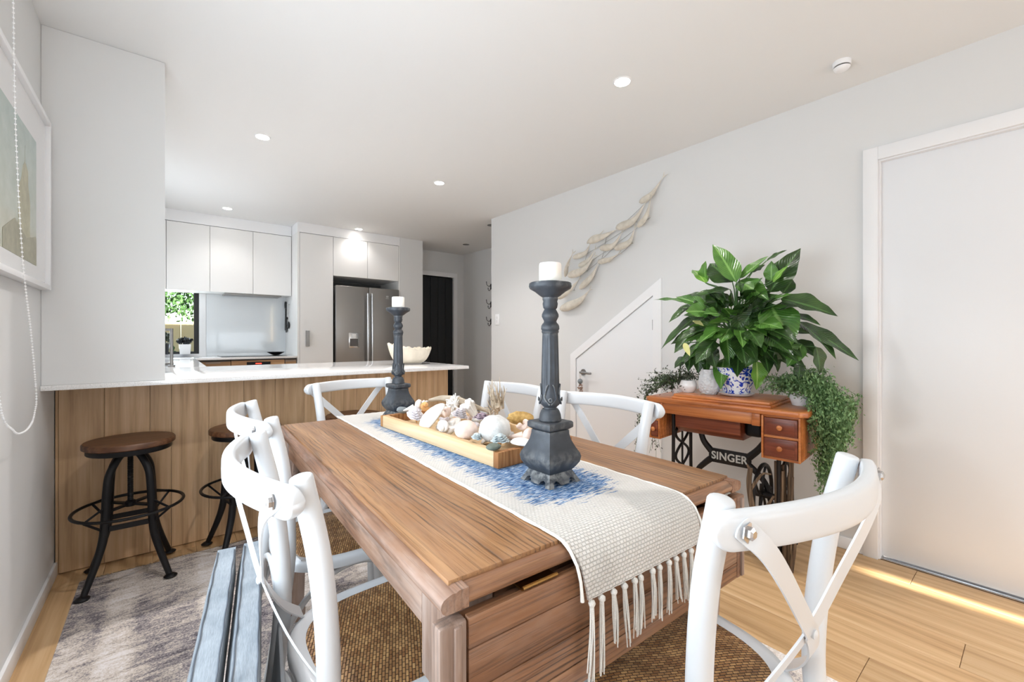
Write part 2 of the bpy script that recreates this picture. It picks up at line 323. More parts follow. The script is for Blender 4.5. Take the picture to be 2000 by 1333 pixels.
class MB:
    def __init__(s): s.v = []; s.f = []; s.uv = None
    def add(s, vs, fs):
        k = len(s.v); s.v += [tuple(v) for v in vs]; s.f += [tuple(k+i for i in f) for f in fs]; return s
    def box(s, x0, x1, y0, y1, z0, z1):
        return s.add([(x0,y0,z0),(x1,y0,z0),(x1,y1,z0),(x0,y1,z0),(x0,y0,z1),(x1,y0,z1),(x1,y1,z1),(x0,y1,z1)],
                     [(0,3,2,1),(4,5,6,7),(0,1,5,4),(1,2,6,5),(2,3,7,6),(3,0,4,7)])
    def obox(s, c, size, rot=(0,0,0)):
        m = Euler(rot).to_matrix(); c = Vector(c); a, b, d = [q/2 for q in size]
        vs = [c+m@Vector(p) for p in ((-a,-b,-d),(a,-b,-d),(a,b,-d),(-a,b,-d),(-a,-b,d),(a,-b,d),(a,b,d),(-a,b,d))]
        return s.add(vs, [(0,3,2,1),(4,5,6,7),(0,1,5,4),(1,2,6,5),(2,3,7,6),(3,0,4,7)])
    def prism(s, poly, axis, a0, a1):
        n = len(poly)
        ar = sum(poly[i][0]*poly[(i+1) % n][1]-poly[(i+1) % n][0]*poly[i][1] for i in range(n))
        if ar < 0: poly = poly[::-1]
        def mk(p, a):
            return {2: (p[0],p[1],a), 0: (a,p[0],p[1]), 1: (p[1],a,p[0])}[axis]
        vs = [mk(p, a0) for p in poly]+[mk(p, a1) for p in poly]
        fs = [tuple(range(n))[::-1], tuple(range(n, 2*n))]+[(i,(i+1) % n,n+(i+1) % n,n+i) for i in range(n)]
        return s.add(vs, fs)
    def tube(s, pts, r, n=8, cap=True, closed=False, flat=1.0):
        P = [Vector(p) for p in pts]; m = len(P); rr = lerpl(r, m)
        T = []
        for i in range(m):
            a = P[(i-1) % m] if closed or i > 0 else P[0]; b = P[(i+1) % m] if closed or i < m-1 else P[-1]
            T.append((b-a).normalized())
        up = Vector((0,0,1)) if abs(T[0].z) < .9 else Vector((1,0,0))
        N = (up-T[0]*up.dot(T[0])).normalized(); vs = []
        for i in range(m):
            N = (N-T[i]*N.dot(T[i])).normalized(); B = T[i].cross(N)
            for k in range(n):
                a = 2*PI*k/n; vs.append(P[i]+(N*math.cos(a)+B*math.sin(a)*flat)*rr[i])
        fs = []
        for i in range(m if closed else m-1):
            j = (i+1) % m
            for k in range(n):
                k2 = (k+1) % n; fs.append((i*n+k, i*n+k2, j*n+k2, j*n+k))
        if cap and not closed: fs += [tuple(range(n))[::-1], tuple((m-1)*n+k for k in range(n))]
        return s.add(vs, fs)
    def cyl(s, p0, p1, r0, r1=None, n=20): return s.tube([p0, p1], [r0, r0 if r1 is None else r1], n)
    def sweep(s, pts, sect, up=(0,0,1), cap=True):
        """sect(i/f) -> list of (a,b): a sideways, b up"""
        P = [Vector(p) for p in pts]; m = len(P); U = Vector(up); vs = []; n = None
        for i in range(m):
            t = (P[min(i+1, m-1)]-P[max(i-1, 0)]).normalized(); side = t.cross(U).normalized(); u2 = side.cross(t).normalized()
            se = sect(i/(m-1)); n = len(se)
            vs += [P[i]+side*a+u2*b for a, b in se]
        fs = [(i*n+k, i*n+(k+1) % n, (i+1)*n+(k+1) % n, (i+1)*n+k) for i in range(m-1) for k in range(n)]
        if cap: fs += [tuple(range(n))[::-1], tuple((m-1)*n+k for k in range(n))]
        return s.add(vs, fs)
    def lathe(s, prof, n=28, c=(0,0,0), a0=0, sx=1, sy=1, power=None):
        vs = []; m = len(prof)
        for r, z in prof:
            for k in range(n):
                a = 2*PI*k/n+a0; q = 1
                vs.append((c[0]+r*math.cos(a)*q*sx, c[1]+r*math.sin(a)*q*sy, c[2]+z))
        fs = [(i*n+k, i*n+(k+1) % n, (i+1)*n+(k+1) % n, (i+1)*n+k) for i in range(m-1) for k in range(n)]
        fs += [tuple(range(n))[::-1], tuple((m-1)*n+k for k in range(n))]
        return s.add(vs, fs)
    def ball(s, c, r, n=12, m=8, jit=0, sc=(1,1,1)):
        c = Vector(c); vs = [c+Vector((0,0,-r*sc[2]))]
        for i in range(1, m):
            for k in range(n):
                th = PI*i/m; a = 2*PI*k/n; q = r*(1+random.uniform(-jit, jit))
                vs.append(c+Vector((q*math.sin(th)*math.cos(a)*sc[0], q*math.sin(th)*math.sin(a)*sc[1], -q*math.cos(th)*sc[2])))
        vs.append(c+Vector((0,0,r*sc[2]))); fs = []
        for k in range(n): fs.append((0, 1+(k+1) % n, 1+k))
        for i in range(m-2):
            for k in range(n):
                a = 1+i*n+k; b = 1+i*n+(k+1) % n; fs.append((a, b, b+n, a+n))
        L = len(vs)-1
        for k in range(n): fs.append((L, 1+(m-2)*n+k, 1+(m-2)*n+(k+1) % n))
        return s.add(vs, fs)
    def xf(s, mat): s.v = [tuple(mat@Vector(v)) for v in s.v]; return s
    def build(s, name, mat, parent=None, smooth=40, bevel=0, seg=2, kind=None, label=None, loc=None, rot=None, uv=None):
        me = bpy.data.meshes.new(name); me.from_pydata(s.v, [], s.f); me.validate()
        if bevel:
            bm = bmesh.new(); bm.from_mesh(me); bmesh.ops.recalc_face_normals(bm, faces=bm.faces)
            es = [e for e in bm.edges if len(e.link_faces) == 2 and e.calc_face_angle() > R(30)]
            bmesh.ops.bevel(bm, geom=es, offset=bevel, segments=seg, profile=.5, affect='EDGES', clamp_overlap=True)
            bm.to_mesh(me); bm.free()
        else:
            bm = bmesh.new(); bm.from_mesh(me); bmesh.ops.recalc_face_normals(bm, faces=bm.faces); bm.to_mesh(me); bm.free()
        if uv:
            ul = me.uv_layers.new(name='UVMap')
            for lp in me.loops: ul.data[lp.index].uv = uv[lp.vertex_index]
        if smooth:
            me.shade_smooth(); me.set_sharp_from_angle(angle=R(smooth))
        me.materials.append(M[mat] if isinstance(mat, str) else mat)
        o = link(bpy.data.objects.new(name, me))
        if parent: o.parent = parent
        if kind: o['kind'] = kind
        if label: o['label'] = label
        if loc: o.location = loc
        if rot: o.rotation_euler = rot
        return o
def dup(root, loc=None, rotz=None, label=None):
    c = root.copy(); link(c)
    if loc is not None: c.location = loc
    if rotz is not None: c.rotation_euler = (0,0,rotz)
    if label: c['label'] = label
    def rec(a, b):
        for ch in list(a.children):
            k = ch.copy(); link(k); k.parent = b; rec(ch, k)
    rec(root, c); return c
def centred(mb):
    """move vertices so that the origin is the middle, return the old middle"""
    n = len(mb.v); lo = [min(v[i] for v in mb.v) for i in range(3)]; hi = [max(v[i] for v in mb.v) for i in range(3)]
    c = [(lo[i]+hi[i])/2 for i in range(3)]; mb.v = [tuple(v[i]-c[i] for i in range(3)) for v in mb.v]; return c
def piece(mb, name, mat, parent=None, **k):
    c = centred(mb); o = mb.build(name, mat, parent, **k); o.location = c; return o
def struct(mb, name, mat, **k): return piece(mb, name, mat, kind='structure', **k)
def bx(*a): return MB().box(*a)
# ================================================================ SETTING
XR, XL, YB, YH, XH, YE, YK, H = 2.768, -.40, -4.2, 3.79, 3.64, 5.72, 5.83, 2.4
floor = struct(bx(XL-.1,XH+.1,YB-.1,YK+.1,-.12,-.006), 'floor', 'floor_oak')
fz = floor.location
def plank(x0,x1,y0,y1):
    m = bx(x0+.0006,x1-.0006,y0+.0008,y1-.0008,-.006,0); c = centred(m)
    o = m.build('floor_plank','floor_oak',floor,bevel=.0009,seg=1); o.location = (c[0]-fz[0],c[1]-fz[1],c[2]-fz[2])
pw = .176; i = 0; x = XL
while x < XH-.01:
    x1 = min(x+pw, XH if x+pw > XR-.02 else XR); y = YB - [.0,.7,.3,1.0,.5][i % 5]
    if x+pw > XR and x < XR: x1 = x+pw
    while y < YK:
        a, b = max(y, YB), min(y+1.22, YK)
        if x1 > XR+.02: a = max(a, YH)
        if b-a > .03: plank(x, min(x1, XH), a, b)
        y += 1.22
    x = x1; i += 1
struct(bx(XL-.1,XH+.1,YB-.1,YK+.1,H,H+.12), 'ceiling', 'ceiling_paint')
# left wall
struct(bx(XL-.1,XL,YB,YK,0,H), 'wall_left', 'wall_paint')
# right wall with the doorway opening
m = bx(XR,XR+.1,.521,YH,0,H); m.box(XR,XR+.1,YB,-.40,0,H); m.box(XR,XR+.1,-.40,.521,1.987,H); m.box(XR+.1,XH+.1,YH-.1,YH,0,H)
wr_ = struct(m, 'wall_right', 'wall_paint')
struct(bx(XH,XH+.1,YH,YK,0,H), 'wall_hall', 'wall_paint')
m = bx(3.47,XH,YE,YE+.1,0,H); m.box(2.68,3.47,YE,YE+.1,2.03,H); m.box(2.5,2.6,YE,YE+.1,0,H)
struct(m, 'wall_entry', 'wall_paint')
m = bx(2.362,2.68,5.225,YE+.1,0,H); struct(m, 'wall_stub', 'wall_paint')
m = bx(XL,2.36,YK,YK+.1,0,.93); m.box(XL,2.36,YK,YK+.1,1.66,H); m.box(.29,2.36,YK,YK+.1,.93,1.66); m.box(XL,-.3,YK,YK+.1,.93,1.66)
struct(m, 'wall_kitchen', 'wall_paint')
m = bx(XL,.15,YB-.1,YB,0,H); m.box(2.752,XR+.1,YB-.1,YB,0,H); m.box(.15,2.752,YB-.1,YB,2.2,H)
struct(m, 'wall_back', 'wall_paint')
struct(bx(XL+.001,0,2.607,2.76,.9035,H-.001), 'wall_nib', 'wall_paint')
# skirtings
def skirt(name, x0,x1,y0,y1): struct(bx(x0,x1,y0,y1,.0005,.062), name, 'white_trim', bevel=.003)
skirt('baseboard_left', XL,XL+.012,YB,2.877)
skirt('baseboard_right', XR-.012,XR,.579,1.66); skirt('baseboard_corner', XR-.012,XR,2.60,YH)
skirt('baseboard_back', XR-.012,XR,YB,-.461); skirt('baseboard_hall', XH-.012,XH,YH,YE); skirt('baseboard_stub', 2.68,2.692,5.225,YE)
# window with the closed roller blind behind the camera, side window with blind
struct(bx(.15,2.694,YB-.06,YB-.055,.0,2.2), 'blind_back', 'ceiling_paint')
m = bx(.15,2.752,YB-.09,YB-.07,2.15,2.2); m.box(.15,.2,YB-.09,YB-.07,0,2.07); m.box(1.4,1.45,YB-.09,YB-.07,0,2.07)
struct(m, 'window_2', 'black_iron')
m = bx(XL,XL+.012,.15,.2,.55,2.25); m.box(XL,XL+.012,1.76,1.81,.55,2.25); m.box(XL,XL+.012,.2,1.76,2.2,2.25); m.box(XL,XL+.012,.2,1.76,.55,.6)
struct(m, 'window_3', 'white_trim')
# sliding door on the right with architrave
m = bx(XR-.018,XR+.0,.521,.580,0,2.051); m.box(XR-.018,XR,-.46,-.40,0,2.051); m.box(XR-.018,XR,-.40,.521,1.987,2.051)
struct(m, 'trim_1', 'white_trim', bevel=.0015)
m = bx(XR+.0,XR+.1,.515,.521,0,1.987); m.box(XR,XR+.1,-.40,-.394,0,1.987); m.box(XR,XR+.1,-.394,.515,1.981,1.987)
struct(m, 'trim_2', 'white_trim')
d = struct(bx(XR+.03,XR+.068,-.394,.515,.012,1.981), 'door_1', 'white_door', bevel=.001)
o = piece(bx(XR+.02,XR+.09,-.394,.515,.0,.006), 'door_track', 'steel_handle'); o.parent = d; o.location = Vector(o.location)-d.location
o = piece(bx(XR+.005,XR+.02,-.394,.515,.0,.004), 'track_lip', 'steel_handle'); o.parent = d; o.location = Vector(o.location)-d.location
# sloped under-stair door: outline in (Y,Z)
T0 = [(2.60,0),(2.60,.955),(1.715,1.535),(1.660,1.535),(1.660,0)]
T1 = [(2.545,0),(2.545,.925),(1.725,1.455),(1.725,0)]
m = MB()
def ringp(m, A, B, x0, x1):
    k = len(m.v)
    for x in (x0, x1):
        for p in A+B: m.v.append((x, p[0], p[1]))
m.prism([(2.600,0),(2.600,.960),(2.540,.925),(2.540,0)], 0, XR-.018, XR)
m.prism([(2.600,.960),(1.719,1.532),(1.785,1.412),(2.540,.925)], 0, XR-.018, XR)
m.prism([(1.719,1.532),(1.719,0),(1.785,0),(1.785,1.412)], 0, XR-.018, XR)
struct(m, 'trim_3', 'white_trim')
m = MB(); m.prism([(2.536,.008),(2.536,.918),(1.789,1.401),(1.789,.008)], 0, XR-.008, XR)
d = struct(m, 'door_2', 'white_door'); dl = Vector(d.location)
def child(mb, name, mat, par, **k):
    c = centred(mb); o = mb.build(name, mat, par, **k); o.location = Vector(c)-par.location; return o
child(MB().cyl((XR-.010,1.787,1.16),(XR-.010,1.787,1.235),.007,n=10), 'hinge', 'nickel', d)
child(MB().cyl((XR-.010,1.787,.30),(XR-.010,1.787,.375),.007,n=10), 'hinge', 'nickel', d)
m = MB().cyl((XR-.008,2.455,.812),(XR-.016,2.455,.812),.027); m.cyl((XR-.016,2.455,.812),(XR-.055,2.455,.812),.009)
m.tube(cr([(XR-.05,2.455,.812),(XR-.058,2.44,.812),(XR-.058,2.40,.812),(XR-.058,2.335,.810)]), .0095, 10)
child(m, 'handle', 'nickel', d)
# front door at the end of the hall
m = MB(); m.box(2.68,3.45,YE+.02,YE+.06,.005,2.02); d = struct(m, 'door_3', 'black_door')
for i in range(6):
    child(bx(2.684+i*.1277,2.684+(i+1)*.1277-.006,YE+.010,YE+.02,.01,2.015), 'door_board', 'black_door', d, bevel=.002, seg=1)
m = bx(3.455,3.515,YE-.015,YE+.1,0,2.03); m.box(2.681,3.515,YE-.015,YE+.1,2.03,2.095); struct(m, 'trim_4', 'white_trim')
tag(piece(bx(2.72,3.42,5.30,5.70,.001,.014), 'door_mat', 'dark_mat'), 'dark brown mat on the floor in front of the black front door', 'mat')
# frame of the window over the sink, behind the nib wall
m = bx(XL,XL+.012,3.55,3.6,1.0,2.0); m.box(XL,XL+.012,5.0,5.05,1.0,2.0); m.box(XL,XL+.012,3.6,5.0,1.95,2.0); m.box(XL,XL+.012,3.6,5.0,1.0,1.05)
struct(m, 'window_4', 'white_trim')
# kitchen window
m = bx(.245,.288,YK+.02,YK+.07,.93,1.66); m.box(-.3,-.26,YK+.02,YK+.07,.93,1.66); m.box(-.26,.245,YK+.02,YK+.07,.93,.955); m.box(-.26,.245,YK+.02,YK+.07,1.62,1.66)
w = struct(m, 'window_1', 'black_plastic')
child(bx(-.26,.245,YK+.04,YK+.046,.955,1.62), 'pane', 'glass_pane', w)
m = bx(.290,.352,YK-.012,YK,.9,1.66); m.box(-.36,.29,YK-.014,YK+.02,.9035,.93); struct(m, 'trim_5', 'white_trim')

# ---------------------------------------------------------------- garden seen through the kitchen window
struct(bx(-6,5,5.95,12,-.1,-.02), 'ground', 'grass_green')
t = thing('timber_fence', 'pale timber fence seen through the kitchen window', 'fence', (-.3,8.6,-.02))
for i in range(22):
    piece(bx(-2.1+i*.2,-2.1+i*.2+.19,0,.02,.02,1.38+random.uniform(-.005,.005)), 'fence_board', 'fence_wood', t)
piece(bx(-2.1,2.3,.02,.06,.3,.38), 'fence_rail', 'fence_wood', t); piece(bx(-2.1,2.3,.02,.06,.95,1.03), 'fence_rail', 'fence_wood', t)
piece(bx(.40,.48,-.03,0,.0,1.30), 'fence_post', 'fence_wood', t)
def leafcloud(m, c, rad, n, s):
    for _ in range(n):
        d = Vector((random.gauss(0,1),random.gauss(0,1),random.gauss(0,1))).normalized()*random.uniform(.35,1)
        p = Vector(c)+Vector((d.x*rad[0],d.y*rad[1],d.z*rad[2])); e = Euler((random.uniform(0,6),random.uniform(0,6),random.uniform(0,6))).to_matrix(); q = s*random.uniform(.6,1.3)
        m.add([p+e@Vector(v) for v in ((-q,0,0),(0,-q*.45,0),(q,0,0),(0,q*.45,q*.2))], [(0,1,2,3)])
    return m
t = thing('garden_tree', 'leafy green tree behind the garden fence outside the kitchen window', 'tree', (-.35,9.8,0))
MB().tube(cr([(0,0,-.02),(.05,0,1.2),(.15,0,2.4)]), [.08,.05,.03]).build('trunk', 'twig', t)
m = MB(); leafcloud(m, (.0,0,1.95), (1.6,.7,.62), 3000, .05); m.build('foliage', 'tree_leaf', t, smooth=0, kind='stuff')
t = thing('garden_shrub', 'low green shrub against the garden fence outside the kitchen window', 'shrub', (-.25,7.2,0))
m = MB(); leafcloud(m, (0,0,.45), (1.2,.4,.62), 1500, .045); m.build('foliage', 'tree_leaf', t, smooth=0, kind='stuff')
MB().tube([(0,0,-.02),(0,0,.5)], .02).build('stem', 'twig', t)

# ================================================================ KITCHEN
# peninsula base with vertical oak boards
t = thing('peninsula_base', 'oak clad breakfast bar base under the white worktop', 'cabinet', (.65,3.1,0))
tp = Vector((.65,3.1,0))
def pc(mb, name, mat, par, org, **k):
    c = centred(mb); o = mb.build(name, mat, par, **k); o.location = Vector(c)-Vector(org); return o
pc(bx(XL+.003,1.670,2.892,3.60,.0,.8815), 'body', 'cabinet_white', t, tp)
xs = [-.397,-.386,-.23,-.06,.026,.187,.35,.51,.67,.83,.99,1.15,1.29,1.43,1.57,1.69]
for a, b in zip(xs, xs[1:]):
    pc(bx(a+.0005,b-.0005,2.878,2.8918,.004,.8815), 'panel_board', 'panel_oak', t, tp, bevel=.0012, seg=1)
for i in range(5):
    pc(bx(1.6705,1.6895,2.893+i*.14,2.893+(i+1)*.14-.001,.004,.8815), 'end_board', 'panel_oak', t, tp, bevel=.001, seg=1)
# worktop
t = thing('worktop', 'white stone worktop running around the kitchen and over the breakfast bar', 'worktop', (.65,3.1,.882))
m = bx(XL+.001,1.692,2.588,3.66,.882,.903)
o = pc(m, 'bar_slab', 'white_stone', t, (.65,3.1,.882), bevel=.0015)
m = bx(XL+.001,-.34,3.6605,5.2245,.882,.903); m.box(-.34,.225,3.6605,3.95,.882,.903); m.box(.06,.225,3.95,4.45,.882,.903); m.box(-.34,.225,4.45,5.2245,.882,.903)
pc(m, 'sink_slab', 'white_stone', t, (.65,3.1,.882))
pc(bx(XL+.001,1.143,5.225,YK-.001,.882,.903), 'hob_slab', 'white_stone', t, (.65,3.1,.882), bevel=.001)
# sink
t = thing('sink', 'stainless sink set into the worktop beside the tap', 'sink', (-.14,4.2,.72))
m = MB(); m.box(-.338,.058,3.952,4.448,.70,.705); m.box(-.338,-.333,3.952,4.448,.705,.8995); m.box(.053,.058,3.952,4.448,.705,.8995); m.box(-.333,.053,3.952,3.957,.705,.8995); m.box(-.333,.053,4.443,4.448,.705,.8995)
pc(m, 'basin', 'stainless', t, (-.14,4.2,.72)); pc(MB().cyl((-.14,4.2,.7052),(-.14,4.2,.709),.04), 'drain', 'chrome', t, (-.14,4.2,.72))
t = thing('tap', 'slim brushed steel square-necked tap at the end of the nib wall', 'tap', (.035,3.80,.9035))
MB().cyl((0,0,0),(0,0,.012),.022).build('base', 'nickel', t)
MB().tube([(0,0,.01),(0,0,.265)], .0095, 10).build('body', 'nickel', t)
m = MB().tube([(0,0,.256),(-.17,.06,.256)], .008, 10); m.cyl((-.165,.058,.256),(-.165,.058,.22),.008,n=10); m.build('spout', 'nickel', t)
MB().tube([(0,.01,.07),(0,.06,.075)], .006, 8).build('lever', 'nickel', t)
# base cabinets left run (front faces right) and back run
def base_unit(label, x0,x1,y0,y1, face, fronts, mat='drawer_oak', top=.8815):
    org = Vector(((x0+x1)/2,(y0+y1)/2,0)); t = thing('base_cabinet', label, 'cabinet', org)
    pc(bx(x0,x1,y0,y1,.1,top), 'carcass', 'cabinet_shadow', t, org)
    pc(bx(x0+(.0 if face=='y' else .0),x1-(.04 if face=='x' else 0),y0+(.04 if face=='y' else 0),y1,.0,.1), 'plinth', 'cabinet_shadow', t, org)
    for (a,b,z0,z1,nm) in fronts:
        if face == 'y': m = bx(a+.0015,b-.0015,y0-.018,y0-.0002,z0,z1); hm = bx((a+b)/2-.06,(a+b)/2+.06,y0-.024,y0-.018,z1-.012,z1-.006)
        else: m = bx(x1+.0002,x1+.018,a+.0015,b-.0015,z0,z1); hm = bx(x1+.018,x1+.024,(a+b)/2-.06,(a+b)/2+.06,z1-.012,z1-.006)
        f = pc(m, nm, mat, t, org, bevel=.001, seg=1)
        c = centred(hm); h = hm.build('handle', 'nickel', f); h.location = Vector(c)-org-f.location
    return t
base_unit('oak base cupboard on the sink side nearest the breakfast bar', XL+.003,.19,3.665,4.44,'x',[(3.665,4.05,.11,.86,'door'),(4.05,4.44,.11,.86,'door')], top=.695)
base_unit('oak base cupboard on the sink side nearest the hob', XL+.003,.19,4.445,5.20,'x',[(4.445,4.83,.11,.86,'door'),(4.83,5.20,.11,.86,'door')], top=.695)
base_unit('narrow oak corner drawers left of the oven', .215,.525,5.265,YK-.003,'y',[(.225,.525,.11,.48,'drawer'),(.225,.525,.49,.86,'drawer')])
base_unit('narrow oak drawers right of the oven', 1.025,1.143,5.265,YK-.003,'y',[(1.028,1.140,.11,.48,'drawer'),(1.028,1.140,.49,.86,'drawer')])
t = thing('oven', 'black built-in oven with a red display between oak panels under the hob', 'oven', (.775,5.5,0))
og = (.775,5.5,0)
pc(bx(.529,1.021,5.27,YK-.003,.1,.8815), 'body', 'cabinet_shadow', t, og)
pc(bx(.529,.665,5.247,5.2698,.11,.8655), 'side_panel', 'drawer_oak', t, og); pc(bx(.885,1.021,5.247,5.2698,.11,.8655), 'side_panel', 'drawer_oak', t, og)
pc(bx(.6655,.8845,5.247,5.2698,.85,.8655), 'top_rail', 'drawer_oak', t, og)
p = pc(bx(.6655,.8845,5.240,5.2698,.22,.8495), 'oven_front', 'black_glass', t, og)
mm = bx(.745,.80,5.2388,5.2398,.826,.838); c = centred(mm); q = mm.build('display', 'red_display', p); q.location = Vector(c)-Vector(og)-p.location
mm = MB().cyl((.69,5.215,.78),(.86,5.215,.78),.006,n=8); mm.box(.695,.70,5.215,5.2395,.776,.784); mm.box(.85,.855,5.215,5.2395,.776,.784); c = centred(mm); q = mm.build('oven_handle', 'steel_handle', p); q.location = Vector(c)-Vector(og)-p.location
tag(piece(bx(.45,1.06,5.30,5.78,.9034,.908), 'induction_hob', 'black_glass', bevel=.001), 'flat black glass hob set on the back worktop', 'hob')
# small dark dish
m = MB().lathe([(.02,0),(.035,.002),(.085,.03),(.09,.036),(.084,.034),(.034,.007)], 24)
o = m.build('shallow_dish', 'black_plastic'); o.location = (.985,5.52,.9085); tag(o, 'shallow dark dish at the right end of the hob', 'dish')
# splashback
tag(piece(bx(.354,1.146,YK-.010,YK-.001,.9035,1.60), 'splashback', 'splash_glass'), 'glossy white glass splashback behind the hob', 'splashback')
# wall cabinets
def wall_unit(label, x0,x1, y0,y1, z0,z1, doors, nm='wall_cabinet'):
    org = Vector(((x0+x1)/2,(y0+y1)/2,z0)); t = thing(nm, label, 'cabinet', org)
    pc(bx(x0,x1,y0,y1,z0+.002,z1), 'carcass', 'cabinet_white', t, org)
    for a, b in doors: pc(bx(a+.0016,b-.0016,y0-.019,y0-.0005,z0,z1-.004), 'door', 'cabinet_white', t, org, bevel=.0012, seg=1)
    return t
wall_unit('white handleless wall cupboard over the kitchen window, leftmost', XL+.003,.0078,5.52,YK-.002,1.5905,2.2825,[(XL+.01,.0078)])
wall_unit('white handleless wall cupboard partly over the window edge', .0082,.3658,5.52,YK-.002,1.5905,2.2825,[(.0082,.3658)])
wall_unit('white handleless wall cupboard over the left of the hob', .3662,.7568,5.52,YK-.002,1.5905,2.2825,[(.3662,.7568)])
wall_unit('white handleless wall cupboard beside the tall pantry', .7572,1.1445,5.52,YK-.002,1.5905,2.2825,[(.7572,1.143)])
t = tag(piece(bx(.50,1.05,5.56,5.80,1.578,1.5925), 'range_hood', 'stainless', bevel=.002), 'slim grey extractor set under the wall cupboards above the hob', 'range hood')
struct(bx(XL,1.145,5.503,YK-.001,2.2840,H-.0005), 'bulkhead_1', 'white_trim')
# pantry
t = thing('pantry_cabinet', 'tall white pantry cupboard between the hob and the fridge', 'cabinet', (1.33,5.5,0)); og = (1.33,5.5,0)
pc(bx(1.147,1.168,5.225,YK-.002,0,2.2895), 'side_panel', 'cabinet_white', t, og)
pc(bx(1.1685,1.5305,5.245,YK-.002,.1,2.2895), 'carcass', 'cabinet_white', t, og)
dd = pc(bx(1.1705,1.5285,5.226,5.2445,.1,2.282), 'door', 'cabinet_white', t, og, bevel=.0012, seg=1)
mm = bx(1.232,1.236,5.206,5.2255,1.01,1.185); mm.box(1.232,1.268,5.203,5.207,1.01,1.185); mm.box(1.264,1.268,5.206,5.2255,1.01,1.185)
c = centred(mm); q = mm.build('handle', 'nickel', dd); q.location = Vector(c)-Vector(og)-dd.location
pc(bx(1.1685,1.5305,5.26,5.3,0,.1), 'plinth', 'cabinet_white', t, og)
struct(bx(1.147,2.3605,5.2265,YK-.001,2.2900,H-.0005), 'bulkhead_2', 'white_trim')
wall_unit('white two-door cupboard above the fridge', 1.531,2.341,5.245,YK-.002,1.835,2.2895,[(1.531,1.9355),(1.9365,2.341)])
tag(piece(bx(2.3415,2.3605,5.2265,YK-.002,0,2.2895), 'end_panel', 'cabinet_white'), 'tall thin white panel on the right side of the fridge', 'panel')
# dark alcove back above the fridge
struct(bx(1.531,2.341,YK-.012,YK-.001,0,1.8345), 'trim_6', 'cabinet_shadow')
# fridge
t = thing('fridge', 'stainless french-door fridge with water dispenser in the left door', 'fridge', (1.945,5.5,0)); og = Vector((1.945,5.5,0))
pc(bx(1.555,2.335,5.285,5.80,.03,1.70), 'body', 'stainless', t, og, bevel=.003)
pc(bx(1.57,2.32,5.30,5.78,.0,.03), 'plinth', 'black_plastic', t, og)
dl_ = pc(bx(1.552,1.9435,5.205,5.283,.72,1.722), 'door', 'stainless', t, og, bevel=.008, seg=3)
dr_ = pc(bx(1.9475,2.339,5.205,5.283,.72,1.722), 'door', 'stainless', t, og, bevel=.008, seg=3)
pc(bx(1.552,2.339,5.205,5.283,.05,.71), 'freezer_drawer', 'stainless', t, og, bevel=.008, seg=3)
def sub(mb, name, mat, par, **k):
    c = centred(mb); o = mb.build(name, mat, par, **k); o.location = Vector(c)-og-par.location; return o
for xx, dr in ((1.918,dl_),(1.973,dr_)):
    m = MB().tube(cr([(xx,5.165,.80),(xx,5.158,1.2),(xx,5.165,1.645)],6), .0125, 12); m.box(xx-.008,xx+.008,5.165,5.206,.83,.85); m.box(xx-.008,xx+.008,5.165,5.206,1.60,1.62)
    sub(m, 'handle', 'steel_handle', dr)
# dispenser: X from the left door
m = bx(1.700,1.822,5.198,5.2052,1.075,1.15); sub(bx(1.700,1.822,5.196,5.2049,.985,1.165), 'dispenser', 'steel_handle', dl_, bevel=.003)
sub(bx(1.712,1.810,5.194,5.1962,1.005,1.095), 'dispenser_recess', 'cabinet_shadow', dl_); sub(bx(1.735,1.782,5.186,5.1962,1.095,1.150), 'dispenser_spout', 'ceramic_white', dl_, bevel=.002)
m = MB()
for i, (a, b) in enumerate(((0,.022),(0,.022))): m.box(2.166+i*.016,2.178+i*.016,5.203,5.2052,1.612,1.634)
m.box(2.160,2.200,5.203,5.2052,1.596,1.602)
sub(m, 'emblem', 'logo_grey', dr_)
# magnet clip on the fridge top edge object
# utensils hanging on the pantry side
def utensil(label, y, ztop, kind, mat='black_plastic'):
    t = thing('kitchen_utensil', label, 'utensil', (1.139,y,ztop), 0, 'utensils hanging beside the hob')
    MB().cyl((.008,0,0),(-.006,0,0),.004,n=8).build('hook', 'chrome', t)
    if kind == 'ladle':
        MB().tube([(-.004,0,0),(-.004,0,-.21)], .0045, 8).build('handle', 'steel_handle', t); m = MB().ball((-.006,0,-.245), .036, 12, 8, sc=(.3,1,1.25)); m.build('bowl', mat, t)
    elif kind == 'up':
        m = MB().ball((-.008,0,.045), .034, 12, 8, sc=(.25,1,1.4)); m.build('bowl', mat, t); MB().tube([(-.005,0,0),(-.005,0,-.26)], [.006,.009], 8).build('handle', mat, t)
    elif kind == 'turner':
        MB().tube([(-.004,0,.1),(-.004,0,-.17)], .005, 8).build('handle', mat, t); bx(-.008,-.004,-.028,.028,-.27,-.17).build('blade', mat, t, bevel=.001)
    else:
        MB().tube([(-.004,0,.12),(-.004,0,-.04)], .004, 8).build('handle', 'steel_handle', t)
        m = MB()
        for k in range(6):
            a = PI*k/6; m.tube(cr([(-.004,0,-.04),(-.004+.02*math.cos(a),.026*math.sin(a),-.12),(-.004,0,-.18),(-.004-.02*math.cos(a),-.026*math.sin(a),-.12),(-.004,0,-.04)],4), .0018, 5)
        m.build('wires', mat, t)
utensil('black spoon hanging highest beside the hob', 5.77, 1.455, 'up')
utensil('black slotted turner hanging lowest beside the hob', 5.73, 1.44, 'turner')
utensil('dark whisk hanging beside the hob', 5.675, 1.40, 'whisk')
utensil('short dark ladle hanging nearest the pantry edge', 5.61, 1.50, 'ladle')
